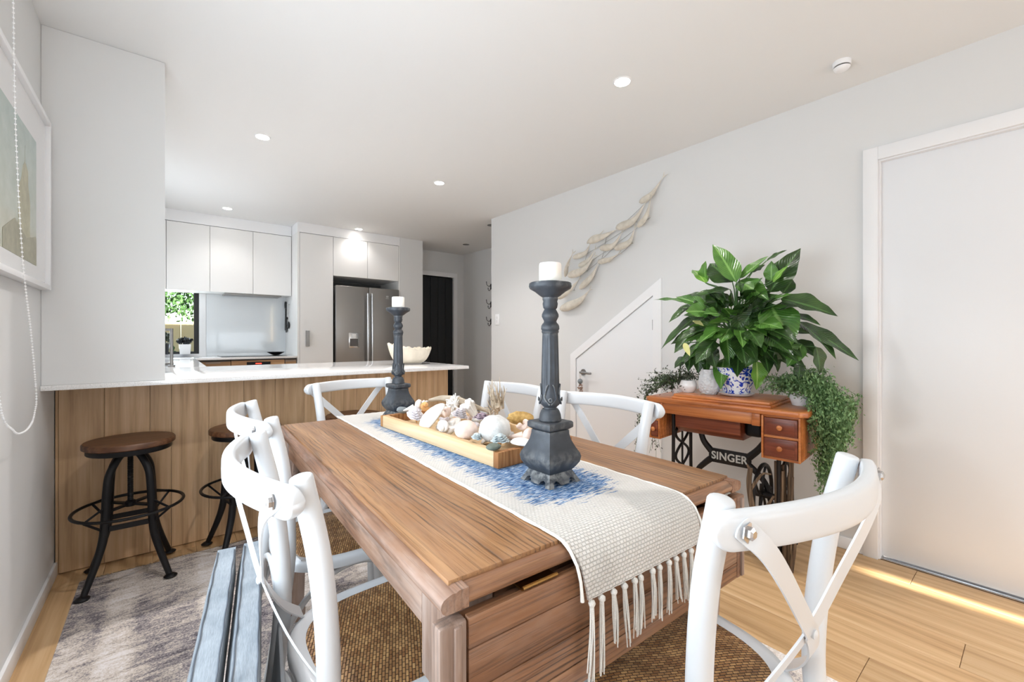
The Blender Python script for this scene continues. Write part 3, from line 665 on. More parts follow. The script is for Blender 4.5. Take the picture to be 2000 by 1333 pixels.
# pots on the window sill
t = thing('potted_plant', 'dark leafy plant in a square white pot on the kitchen window sill', 'plant', (.165,5.755,.9305))
m = MB(); m.lathe([(.062,0),(.072,.105),(.066,.105),(.062,.09)], 4, a0=PI/4); m.build('pot', 'ceramic_white', t, bevel=.003)
m = MB(); leafcloud(m, (0,0,.14), (.075,.05,.04), 160, .02); m.build('foliage', 'plant_pot_dark', t, smooth=0, kind='stuff')
t = thing('potted_herb', 'bushy green plant in a dark pot on the kitchen window sill', 'plant', (-.02,5.755,.9305))
m = MB(); m.lathe([(.045,0),(.062,.11),(.056,.11),(.05,.09)], 20); m.build('pot', 'plant_pot_dark', t)
m = MB(); leafcloud(m, (0,0,.17), (.09,.06,.075), 320, .02); m.build('foliage', 'small_leaf_dark', t, smooth=0, kind='stuff')
t = thing('trailing_ivy', 'dark green trailing plant at the left of the kitchen window sill', 'plant', (-.11,5.75,.9305))
m = MB(); m.lathe([(.03,0),(.04,.08),(.036,.08),(.03,.06)], 20); m.build('pot', 'plant_pot_dark', t)
m = MB(); leafcloud(m, (0.02,0,.25), (.06,.05,.17), 260, .022); m.build('foliage', 'tree_leaf', t, smooth=0, kind='stuff')
# clam shell bowl on the bar
t = thing('clam_shell_bowl', 'large frilly cream clam shell bowl on the white breakfast bar', 'bowl', (1.47,3.07,.9035), R(12))
m = MB(); nu, nv = 72, 10; k0 = len(m.v)
for side in (0, 1):
    for j in range(nv+1):
        f = j/nv
        for i in range(nu):
            a = 2*PI*i/nu; w = math.cos(a*9)
            rr = (.05+.130*f**.42)*(1+.018*w*f+.02*f*math.sin(a*23+1)+.018*f*math.sin(a*41)) - side*.006
            z = .004+.112*f**1.5+(.006*w+.005*math.sin(a*23)+.004*math.sin(a*37+2))*f**3+side*.006 + .034*f**3*max(0,-math.cos(a+.35))
            m.v.append((rr*math.cos(a)*1.0, rr*math.sin(a)*.68, z*(1 if side == 0 or f > .05 else 1)))
for side in (0, 1):
    b0 = k0+side*(nv+1)*nu
    for j in range(nv):
        for i in range(nu):
            q = (b0+j*nu+i, b0+j*nu+(i+1) % nu, b0+(j+1)*nu+(i+1) % nu, b0+(j+1)*nu+i); m.f.append(q)
    m.f.append(tuple(b0+i for i in range(nu)))
for i in range(nu):
    m.f.append((k0+nv*nu+i, k0+nv*nu+(i+1) % nu, k0+(2*nv+1)*nu+(i+1) % nu, k0+(2*nv+1)*nu+i))
m.build('shell', 'clam_cream', t, smooth=60)

# ================================================================ CEILING AND WALL FITTINGS
for i, (x, y) in enumerate(DOWN[:5]):
    lab = ['downlight above the dining table side nearest the camera','downlight in front of the nib wall','downlight midway above the breakfast bar','downlight close to the wall cupboards over the hob','downlight throwing a bright pool on the cupboards above the fridge'][i]
    t = thing('downlight', 'lit round recessed '+lab, 'downlight', (x,y,2.4), 0, 'lit ceiling downlights')
    m = MB(); m.lathe([(.039,-.0045),(.044,-.0035),(.047,-.0005),(.037,-.0005)], 28); m.build('rim', 'white_trim', t)
    m = MB(); m.lathe([(.001,-.0062),(.038,-.0052),(.038,-.0004),(.001,-.0004)], 24); m.build('lens', 'lamp_glow', t)
for (x, y, lab) in ((3.247,5.04,'unlit round downlight in the hall ceiling'),(2.92,4.0,'unlit round fitting at the hall corner ceiling')):
    t = thing('hall_downlight', lab, 'downlight', (x,y,2.4)); m = MB(); m.lathe([(.032,-.0055),(.042,-.004),(.047,-.0005),(.03,-.0005)], 28); m.build('rim', 'nickel', t)
    m = MB(); m.lathe([(.001,-.0045),(.031,-.0045),(.031,-.0004),(.001,-.0004)], 24); m.build('lens', 'cabinet_shadow', t)
t = thing('smoke_alarm', 'small white smoke alarm with a dark slotted band on the ceiling', 'smoke alarm', (2.475,.60,2.4))
MB().lathe([(.034,-.022),(.036,-.018),(.036,-.0005),(.01,-.0005)], 28).build('base', 'white_trim', t)
MB().lathe([(.026,-.028),(.030,-.028),(.030,-.022),(.026,-.022)], 28).build('vent_band', 'cabinet_shadow', t)
MB().lathe([(.018,-.043),(.028,-.038),(.033,-.0285),(.01,-.0285)], 28).build('cap', 'white_trim', t)
t = thing('light_switch', 'white double light switch near the end of the right wall', 'light switch', (XR,3.675,1.30))
bx(-.009,0,-.036,.036,-.058,.058).build('plate', 'white_trim', t, bevel=.003)
bx(-.013,-.009,-.012,.012,.008,.032).build('rocker', 'ceramic_white', t, bevel=.001); bx(-.013,-.009,-.012,.012,-.032,-.008).build('rocker', 'ceramic_white', t, bevel=.001)
for i, z in enumerate((1.83,1.575,1.33)):
    t = thing('coat_hook', ['uppermost','middle','lowest'][i]+' dark double coat hook on the hall wall', 'hook', (XH,4.975,z), 0, 'coat hooks in the hall')
    bx(-.012,0,-.02,.02,-.03,.05).build('plate', 'black_iron', t, bevel=.002)
    MB().tube(cr([(-.01,0,.03),(-.05,.0,.01),(-.085,0,.03),(-.095,0,.075)]), [.005,.004,.0035,.005], 8).build('upper_prong', 'black_iron', t)
    MB().tube(cr([(-.01,0,-.01),(-.04,0,-.05),(-.06,0,-.04),(-.065,0,-.01)]), [.005,.004,.0035,.005], 8).build('lower_prong', 'black_iron', t)
# framed print on the left wall
t = thing('framed_print', 'white framed pale seaside print on the left wall beside the nib', 'picture', (XL,2.21,1.645)); 
y0, y1, z0, z1 = -.37, .375, -.348, .345
m = bx(.0005,.034,y0,y0+.02,z0,z1); m.box(.0005,.034,y1-.02,y1,z0,z1); m.box(.0005,.034,y0+.02,y1-.02,z1-.02,z1); m.box(.0005,.034,y0+.02,y1-.02,z0,z0+.02); m.build('frame', 'white_trim', t, bevel=.0015)
bx(.0005,.018,y0+.02,y1-.02,z0+.02,z1-.02).build('mat_board', 'ceramic_white', t)
pr = bx(.018,.0185,-.27,.20,-.27,.20); o = pr.build('print', 'print_paper', t, uv=[((v[1]+.27)/.47, (v[2]+.27)/.47) for v in pr.v])
def flat(poly, x0, x1, name, mat): MB().prism(poly, 0, x0, x1).build(name, mat, o)
flat([(-.06,-.18),(.10,-.20),(.105,-.06),(.075,.0),(.075,.05),(.03,.075),(.0,.05),(-.02,.0),(-.06,-.04)], .0185, .0188, 'printed_tower', 'print_tan')
flat([(-.24,-.27),(.20,-.27),(.20,-.16),(.05,-.19),(-.10,-.15),(-.24,-.21)], .0188, .0190, 'printed_rocks', 'print_tan_dark')
flat([(.028,.075),(.033,.075),(.031,.13)], .0185, .0188, 'printed_mast', 'print_tan_dark')
# blind chain
t = thing('blind_chain', 'looped white beaded blind chain hanging in front of the framed print', 'chain', (-.352,1.93,2.39))
pts = cr([(-.0,-.02,.0),(0,.0,-.291),(0,.026,-.658),(0,.105,-1.031),(0,.217,-1.271),(0,.293,-1.484),(0,.272,-1.545),(0,.225,-1.578),(0,.12,-1.59),(0,-.0,-1.565),(0,-.14,-1.45),(0,-.17,-1.0),(0,-.16,-.5),(0,-.15,.0)], 24)
MB().tube(pts, .0008, 5).build('cord', 'chain_white', t)
m = MB(); acc = 0; last = pts[0]
for p in pts[1:]:
    acc += (p-last).length; last = p
    if acc > .0078: m.ball(p, .0031, 6, 4); acc = 0
m.build('beads', 'chain_white', t, kind='stuff')
# ================================================================ RUG
t = thing('area_rug', 'faded grey and beige distressed rug under the dining table and bar stools', 'rug', (.685,1.27,0))
bx(-.985,.985,-1.45,1.455,.0008,.006).build('pile', 'rug_wool', t, bevel=.003)
m = MB(); x = -.98
while x < .985:
    for yy, s_ in ((1.455,1),(-1.45,-1)):
        l = random.uniform(.012,.026); dx = random.uniform(-.008,.008)
        m.add([(x,yy,.0025),(x+.004,yy,.0025),(x+.003+dx,yy+s_*l,.0015),(x+dx,yy+s_*l,.0015),(x+.002,yy,.006)], [(0,1,2,3),(0,3,4),(1,4,2)])
    x += .0055
m.build('fringe', 'rug_fringe', t, smooth=0, kind='stuff')

# ================================================================ DINING TABLE
TR = R(-2.3); TC = Vector((.7226,1.186,0))
def TW(x, y, z=0):
    return Vector((TC.x+x*math.cos(TR)-y*math.sin(TR), TC.y+x*math.sin(TR)+y*math.cos(TR), z))
t = thing('dining_table', 'rustic brown timber dining table with a hinged end leaf hanging down', 'table', TC, TR)
hw, hl = .41, .70
bxs = [-.388,-.196,-.002,.194,.388]
for i in range(4):
    bx(bxs[i]+.0004,bxs[i+1]-.0004,-hl+.022,hl-.022,.735,.760).build('top_board', 'table_wood', t, bevel=.0018)
def mould(p0, p1, mat, nm='edge_moulding'):
    sect = [(-.022,-.015),(.006,-.015),(.014,-.0145),(.0195,-.010),(.0215,-.004),(.0205,.002),(.017,.0065),(.009,.010),(.004,.0112),(-.002,.0105),(-.006,.0125),(-.022,.0125)]
    MB().sweep([p0, p1], lambda f: sect).build(nm, mat, t, smooth=50)
zc = .7425
mould((-hw+.0215,hl-.0005,zc),(-hw+.0215,-hl+.0005,zc),'table_wood_side')
mould((hw-.0215,-hl+.0005,zc),(hw-.0215,hl-.0005,zc),'table_wood_side')
mould((-hw+.0435,-hl+.0215,zc),(hw-.0435,-hl+.0215,zc),'table_wood_cross')
mould((hw-.0435,hl-.0215,zc),(-hw+.0435,hl-.0215,zc),'table_wood_cross')
# aprons
bx(-.385,-.361,-.585,.585,.650,.730).build('apron', 'table_wood_side', t, bevel=.002)
bx(.361,.385,-.585,.585,.650,.730).build('apron', 'table_wood_side', t, bevel=.002)
bx(-.30,.30,-.663,-.640,.650,.730).build('apron', 'table_wood_cross', t, bevel=.002)
bx(-.30,.30,.650,.673,.650,.730).build('apron', 'table_wood_cross', t, bevel=.002)
for sx in (-1, 1):
    for sy in (-1, 1):
        X0, Y0 = sx*.348, sy*.632
        m = MB(); s2 = math.sqrt(2)
        m.lathe([(.040*s2,.58),(.040*s2,.730)], 4, c=(X0,Y0,0), a0=PI/4)
        m.lathe([(.024*s2,.0065),(.026*s2,.05),(.022*s2,.09),(.030*s2,.40),(.034*s2,.52),(.026*s2,.545),(.036*s2,.58)], 4, c=(X0,Y0,0), a0=PI/4)
        m.build('leg', 'table_wood_leg', t, bevel=.002)
        # curved bracket under the side apron
        pr_ = [(0,.730),(.085,.730),(.085,.652),(.055,.645),(.028,.625),(.010,.59),(0,.56)]
        MB().prism([((Y0-sy*.0402)-sy*a, z) for a, z in pr_], 0, sx*.362-.010, sx*.362+.010).build('bracket', 'table_wood_leg', t, bevel=.001)
# hanging end leaf: framed board of horizontal planks
yo, yi = -hl-.008, -hl+.024
lf = bx(-.372,.372,yi-.018,yi-.004,.53,.712).build('leaf', 'table_wood_cross', t)
for a, b in ((.6725,.717),(.612,.6715),(.560,.611),(.522,.559)):
    bx(-.371,.377,yo+.002,yi-.0185,a,b).build('leaf_board', 'table_wood_cross', lf, bevel=.002)
for sx in (-1, 1):
    m = bx(sx*.395-.014 if sx < 0 else .378, -.373 if sx < 0 else .421, yo+.004, yi-.004, .520, .716)
    m = bx(-.415,-.373,yo+.002,yi-.004,.520,.716) if sx < 0 else bx(.3785,.415,yo+.002,yi-.004,.520,.7165)
    m.build('leaf_batten', 'table_wood_leg' if sx < 0 else 'table_wood_cross', lf, bevel=.004)
    x0 = -.388 if sx < 0 else .398
    bx(x0-.006,x0+.006,yo-.003,yo+.004,.524,.712).build('leaf_bead', 'table_wood_leg', lf, bevel=.002)
for sx in (-.24,.30):
    m = bx(sx-.035,sx+.035,-hl-.001,-hl+.03,.7175,.7205); m.cyl((sx-.035,-hl-.003,.722),(sx+.035,-hl-.003,.722),.003,n=8); m.build('hinge', 'brass', t)

# ---------------------------------------------------------------- runner
t = thing('table_runner', 'woven cream table runner with a ragged blue streak, draped over the table end', 'table runner', TW(0,0,.7605), TR)
path = []
y = .712
while y > -.66: path.append((y,.0)); y -= .01
for i in range(1, 17):
    a = i/16*PI/2*.97; path.append((-.665-.062*math.sin(a), .0-.062*(1-math.cos(a))))
ly, lz = path[-1]
for i in range(1, 4): path.append((ly-.0008*i, lz-.008*i))
nx = 40; vs = []; uvs = []; acc = 0
S_ = [0]
for i in range(1, len(path)): S_.append(S_[-1]+math.hypot(path[i][0]-path[i-1][0], path[i][1]-path[i-1][1]))
hwid = []
for i, (py, pz) in enumerate(path):
    wl = -.178+random.uniform(-.0018,.0018); wr2 = .177+random.uniform(-.0018,.0018)
    if i > len(path)-20: wr2 -= .0005*(i-len(path)+20); wl += .0007*(i-len(path)+20)
    tn = Vector((0, path[min(i+1,len(path)-1)][0]-path[max(i-1,0)][0], path[min(i+1,len(path)-1)][1]-path[max(i-1,0)][1])).normalized()
    nrm = Vector((0, tn.z, -tn.y));
    if nrm.z < -.01 or (abs(nrm.z) < .05 and nrm.y > 0): nrm = -nrm
    for th in (0, .0042):
        for k in range(nx+1):
            x = wl+(wr2-wl)*k/nx; wav = .0007*math.sin(k*1.9+i*.7)*(1 if th else 0)
            p = Vector((x,py,pz+.0004))+nrm*(th+wav); vs.append(tuple(p)); uvs.append((x, .712-S_[i]))
m = MB(); m.v = vs; st = 2*(nx+1)
for i in range(len(path)-1):
    for k in range(nx):
        a = i*st+k; b = (i+1)*st+k; o2 = nx+1
        m.f.append((a,a+1,b+1,b)); m.f.append((a+o2,b+o2,b+o2+1,a+o2+1))
    a = i*st; b = (i+1)*st; m.f.append((a,b,b+nx+1,a+nx+1)); a += nx; b += nx; m.f.append((a,a+nx+1,b+nx+1,b))
for i in (0, len(path)-1):
    for k in range(nx):
        a = i*st+k; m.f.append((a,a+1,a+nx+2,a+nx+1))
m.build('cloth', 'runner_cloth', t, uv=uvs)
m = MB()
for side in (-.178,.177):
    pts = [Vector((side+random.uniform(-.001,.001), py, pz+.0032)) for (py,pz) in path[::2]]
    if side: pts = [p+Vector((0, -.003 if i > len(pts)-10 else 0, 0)) for i, p in enumerate(pts)]
    m.tube(pts, [random.uniform(.0024,.0038) for _ in pts], 6)
m.build('selvedge', 'thread', t)
ey, ez = path[-1]
ntas = 13
for i in range(ntas):
    x = -.160+.320*i/(ntas-1)+random.uniform(-.006,.006); m = MB(); L = random.uniform(.085,.105)+(.022 if i < 2 else 0); sw = random.uniform(-.004,.012)
    m.ball((x,ey-.004,ez-.006), .0062, 8, 6, jit=.1)
    for k in range(9):
        a = 2*PI*k/9; r0 = .0028; r1 = random.uniform(.004,.0075)
        b = random.uniform(-.004,.004); ll = L*random.uniform(.86,1.05)
        m.tube(cr([(x+r0*math.cos(a),ey-.004+r0*math.sin(a),ez-.009),(x+r1*.8*math.cos(a)+sw*.3,ey-.005+r1*.6*math.sin(a),ez-.009-ll*.4),(x+r1*math.cos(a)+b+sw,ey-.004+r1*.5*math.sin(a),ez-.009-ll)],4), [.0013,.0014,.0011], 4)
    m.build('tassel', 'thread', t, smooth=60)
m = MB()
for i in range(26):
    x = -.17+.34*i/25+random.uniform(-.004,.004); m.tube([(x,.708,.002),(x+random.uniform(-.006,.006),.722,.0015),(x+random.uniform(-.01,.01),.735,-.006)], .0012, 4)
m.build('end_fringe', 'thread', t, kind='stuff')

# ---------------------------------------------------------------- chairs
def make_chair(label, loc, rz):
    t = thing('dining_chair', label, 'chair', loc, rz, 'white cross-back dining chairs')
    for s in (-1, 1):
        pts = cr([(s*.168,-.270,0),(s*.168,-.225,.2),(s*.171,-.192,.42),(s*.177,-.186,.56),(s*.188,-.202,.74),(s*.196,-.232,.884)], 6)
        m = MB().tube(pts, [.0150,.0165,.0180,.0187,.0187,.0183,.0175], 16)
        m.build('leg', 'chair_white', t, bevel=.004, seg=2, smooth=50)
        pts = cr([(s*.172,.188,.432),(s*.176,.196,.2),(s*.182,.208,0)], 5)
        MB().tube(pts, [.0185,.018,.0145], 14).build('leg', 'chair_white', t)
    # top rail
    N = 72; pts = []
    for i in range(N+1):
        a = math.sin((-1+2*i/N)*PI/2); x = a*.236
        pts.append((x, -.243-.060*(1-abs(a)**1.85), .857-.003*a*a))
    def sec(f):
        a = abs(math.sin((2*f-1)*PI/2)); h = .0245+.001*(1-a)
        if a > .90: h *= math.sqrt(max(.02, 1-((a-.90)/.1015)**2))
        th = .0115; out = []
        for k in range(24):
            an = 2*PI*k/24; c_, s_ = math.cos(an), math.sin(an)
            out.append((th*math.copysign(abs(c_)**.55, c_), h*math.copysign(abs(s_)**.45, s_)))
        return out
    MB().sweep(pts, sec).build('top_rail', 'chair_white', t, smooth=60)
    # crossing straps with bolts
    def strap(s, off):
        P = cr([(s*.214,-.2655-off*.2,.866),(s*.205,-.2695-off*.2,.857),(s*.180,-.2790-off*.5,.832),(s*.140,-.277-off,.790),(s*.07,-.265-off,.720),(0,-.251-off,.650),(-s*.075,-.222-off,.575),(-s*.125,-.19,.515),(-s*.160,-.150,.468)], 8)
        hwd = .0148; N = len(P)
        def sc(f):
            w = hwd*(math.sqrt(max(.05, 1-(1-f/.035)**2)) if f < .035 else 1)
            return [(-.0016,-w),(.0016,-w),(.0016,w),(-.0016,w)]
        m = MB(); vs = []; k0 = 0
        for i, p in enumerate(P):
            tt = (P[min(i+1,N-1)]-P[max(i-1,0)]).normalized(); fo = Vector((s*.25 if i < 12 else 0,-1,0 if i < 40 else -.3)); wd = tt.cross(fo).normalized(); nn = wd.cross(tt).normalized()
            w = hwd*(math.sqrt(max(.08, 1-(1-i/4)**2)) if i < 4 else 1)
            vs += [p+wd*w+nn*.0016, p-wd*w+nn*.0016, p-wd*w-nn*.0016, p+wd*w-nn*.0016]
        fs = [(i*4+k, i*4+(k+1) % 4, (i+1)*4+(k+1) % 4, (i+1)*4+k) for i in range(N-1) for k in range(4)]+[(0,1,2,3),((N-1)*4+3,(N-1)*4+2,(N-1)*4+1,(N-1)*4)]
        m.add(vs, fs); m.build('cross_strap', 'chair_white', t, smooth=50)
    strap(1, 0); strap(-1, .0035)
    for s in (-1, 1):
        MB().lathe([(.013,0),(.013,.0015),(.008,.0018),(.008,.006),(.005,.0085)], 6, a0=.3).build('bolt', 'chrome', t, loc=(s*.205,-.2715,.857), rot=(R(90),0,0))
    MB().lathe([(.007,0),(.007,.004),(.004,.006)], 12).build('bolt', 'chair_white', t, loc=(0,-.2565,.650), rot=(R(90),0,0))
    # seat frame and rattan panel
    def outline(k, n=56):
        out = []
        for i in range(n):
            a = 2*PI*i/n; ca, sa = math.cos(a), math.sin(a); e = .62
            wx = (.205+.018*sa)*k; wy = .212*k
            out.append((wx*math.copysign(abs(ca)**e, ca), .012+wy*math.copysign(abs(sa)**e, sa)))
        return out
    o1 = outline(1); o2 = outline(.84); n = len(o1); m = MB()
    rings = [(o2,.458),(outline(.90),.463),(outline(.97),.461),(o1,.452),(o1,.434),(outline(.96),.430),(o2,.432)]
    for o_, z in rings: m.v += [(x,y,z) for x,y in o_]
    for j in range(len(rings)):
        j2 = (j+1) % len(rings)
        for i in range(n): m.f.append((j*n+i, j*n+(i+1) % n, j2*n+(i+1) % n, j2*n+i))
    m.build('seat_frame', 'chair_white', t, smooth=60)
    m = MB(); K = 8
    for j in range(K+1):
        f = j/K
        for x, y in outline(.845*(1-f)+.001): m.v.append((x, y, .4575+.006*math.sin(min(1,f*2.2)*PI/2)-.006*f*f))
    for j in range(K):
        for i in range(n): m.f.append((j*n+i, j*n+(i+1) % n, (j+1)*n+(i+1) % n, (j+1)*n+i))
    m.f.append(tuple(range(K*n, K*n+n))); m.f.append(tuple(range(n))[::-1])
    m.build('woven_seat', 'rattan', t, smooth=60)
    # bentwood hoops between the legs
    for a, b in (((-.178,.195),(.178,.195)), ((-.178,.195),(-.184,-.21)), ((.178,.195),(.184,-.21)), ((-.184,-.21),(.184,-.21))):
        A = Vector((a[0],a[1],.24)); B = Vector((b[0],b[1],.24)); pts = []
        for i in range(21):
            f = i/20; q = A.lerp(B, f); q.z = .24+.185*math.sin(PI*f)**.55; q.x *= .97; q.y *= .97; pts.append(q)
        MB().tube(pts, .0085, 10).build('hoop_stretcher', 'chair_white', t)
    return t
chA = make_chair('white cross-back chair nearest the camera on the left side of the table', (.392,.905,.0065), R(-90))
def chair(label, loc, rz): return dup(chA, loc, rz, label)
chair('white cross-back chair on the left side of the table, second from the camera', (.452,1.472,.0065), R(-91))
chair('white cross-back chair at the hanging leaf end of the table', (.785,.474,.0065), R(-6.3))
chair('white cross-back chair at the far end of the table in front of the breakfast bar', (.785,1.945,.0065), R(192))
chair('white cross-back chair on the far right side of the table, behind the near candlestick', (1.0,1.52,.0065), R(90))
chair('white cross-back chair on the right side of the table, in front of the sewing table', (1.005,1.012,.0065), R(90))

# ---------------------------------------------------------------- bar stools
def make_stool(label, loc, rz):
    t = thing('bar_stool', label, 'stool', loc, rz, 'industrial bar stools')
    m = MB().lathe([(.001,.606),(.158,.606),(.165,.611),(.165,.628),(.160,.634),(.001,.634)], 40); m.build('seat', 'stool_wood', t)
    MB().lathe([(.03,.583),(.150,.583),(.152,.586),(.152,.6055),(.03,.6055)], 36).build('seat_rim', 'black_iron', t)
    MB().lathe([(.012,.575),(.045,.575),(.045,.5828),(.012,.5828)], 24).build('hub', 'black_iron', t)
    m = MB(); prof = []
    z = .33
    while z < .575: prof += [(.0115,z),(.0095,z+.004)]; z += .008
    m.lathe(prof, 12); m.lathe([(.02,.325),(.022,.33),(.022,.345),(.014,.35)], 16); m.build('screw_rod', 'black_iron', t)
    for k in range(4):
        a = PI/4+PI/2*k; c, s = math.cos(a), math.sin(a)
        pts = cr([(c*.020,s*.020,.572),(c*.052,s*.052,.560),(c*.092,s*.092,.50),(c*.104,s*.104,.43),(c*.112,s*.112,.30),(c*.122,s*.122,.215),(c*.150,s*.150,.13),(c*.200,s*.200,.016)], 6)
        MB().tube(pts, [.012,.0145,.0155,.016,.0165,.0165,.0145,.012], 12).build('leg', 'black_iron', t)
        MB().lathe([(.001,.0095),(.024,.0095),(.026,.013),(.020,.018),(.010,.024)], 16, c=(c*.204,s*.204,0)).build('foot', 'black_iron', t)
        # ring struts
        MB().tube([(c*.108,s*.108,.36),(c*.198,s*.198,.325)], .005, 6).build('ring_strut', 'black_iron', t)
        MB().tube([(c*.116,s*.116,.255),(c*.198,s*.198,.322)], .005, 6).build('ring_strut', 'black_iron', t)
        a2 = a+PI/2; c2, s2 = math.cos(a2), math.sin(a2)
        A = Vector((c*.116,s*.116,.262)); B = Vector((c2*.116,s2*.116,.262)); mid = (A+B)/2; d = B-A
        MB().obox(mid, (d.length,.008,.022), (0,0,math.atan2(d.y,d.x))).build('brace_bar', 'black_iron', t)
    m = MB(); 
    for a in (PI/4, 3*PI/4): m.obox((0,0,.335), (.21,.02,.008), (0,0,a))
    m.build('cross_plate', 'black_iron', t)
    m = MB().tube([(.196*math.cos(2*PI*k/48),.196*math.sin(2*PI*k/48),.325) for k in range(48)], .0068, 8, closed=True); m.build('foot_ring', 'black_iron', t)
    return t
st1 = make_stool('round wood-topped black iron bar stool nearest the left wall', (-.125,2.662,0), 0)
dup(st1, (.335,2.664,0), R(8), 'round wood-topped black iron bar stool, second from the left wall')
dup(st1, (.905,2.664,0), R(-5), 'round wood-topped black iron bar stool behind the far end chair')

# ---------------------------------------------------------------- grey cushions
def slab(m, x0, x1, y0, y1, z0, z1, lean, n=14):
    """soft pad standing on its long edge"""
    ny, nz, = 26, 12; vs = []
    def pt(side, j, k):
        fy, fz = j/ny, k/nz; y = y0+(y1-y0)*fy; z = z0+(z1-z0)*fz
        e = min(1, min(fy,1-fy)*9)**.5*min(1, min(fz,1-fz)*7)**.5
        e = min(1, min(fy,1-fy)*12)**.5*min(1, min(fz,1-fz)*16)**.5; puff = .74+.26*e+.012*math.sin(fy*11+fz*5)+.01*math.sin(fz*19-fy*7)
        xm = (x0+x1)/2; h = (x1-x0)/2*puff
        return (xm+side*h+lean*(z1-z), y, z)
    for side in (-1, 1):
        for j in range(ny+1):
            for k in range(nz+1): vs.append(pt(side, j, k))
    o2 = (ny+1)*(nz+1); fs = []; I = lambda j,k: j*(nz+1)+k
    for j in range(ny):
        for k in range(nz):
            fs.append((I(j,k),I(j+1,k),I(j+1,k+1),I(j,k+1))); fs.append((o2+I(j,k),o2+I(j,k+1),o2+I(j+1,k+1),o2+I(j+1,k)))
    for j in range(ny):
        for k in (0, nz): fs.append((I(j,k),I(j+1,k),o2+I(j+1,k),o2+I(j,k)))
    for k in range(nz):
        for j in (0, ny): fs.append((I(j,k),I(j,k+1),o2+I(j,k+1),o2+I(j,k)))
    m.add(vs, fs)
for i, (xo, lab) in enumerate(((0,'pale grey fabric pad standing on edge, the outer one of two beside the left chairs'),(.056,'pale grey fabric pad standing on edge, squeezed between its twin and the chair backs'))):
    t = thing('floor_cushion', lab, 'cushion', (.020+xo,.80,.0065), R(-9.0), 'grey fold-up pads')
    m = MB(); slab(m, -.003,.049,-.12,.50+.0*i,0,.565-.0*i,-.10); m.build('pad', 'grey_fabric', t, smooth=70)
    m = MB()
    for xx in (.006,.040):
        pts = [Vector((xx+.0006*math.sin(j*.9), -.10+.60*j/40*.97, .5658+.0004*math.sin(j*1.3))) for j in range(41)]
        m.tube(pts, .0016, 5)
    m.build('piping', 'grey_piping', t)
t = tag(MB().box(-.004,.004,-.08,.22,0,.50).build('folded_board', 'grey_board', bevel=.003), 'smooth grey board standing between the fabric pads and the chair legs', 'board')
t.location = (.106,.80,.0065); t.rotation_euler = (0,R(5.5),R(-9))

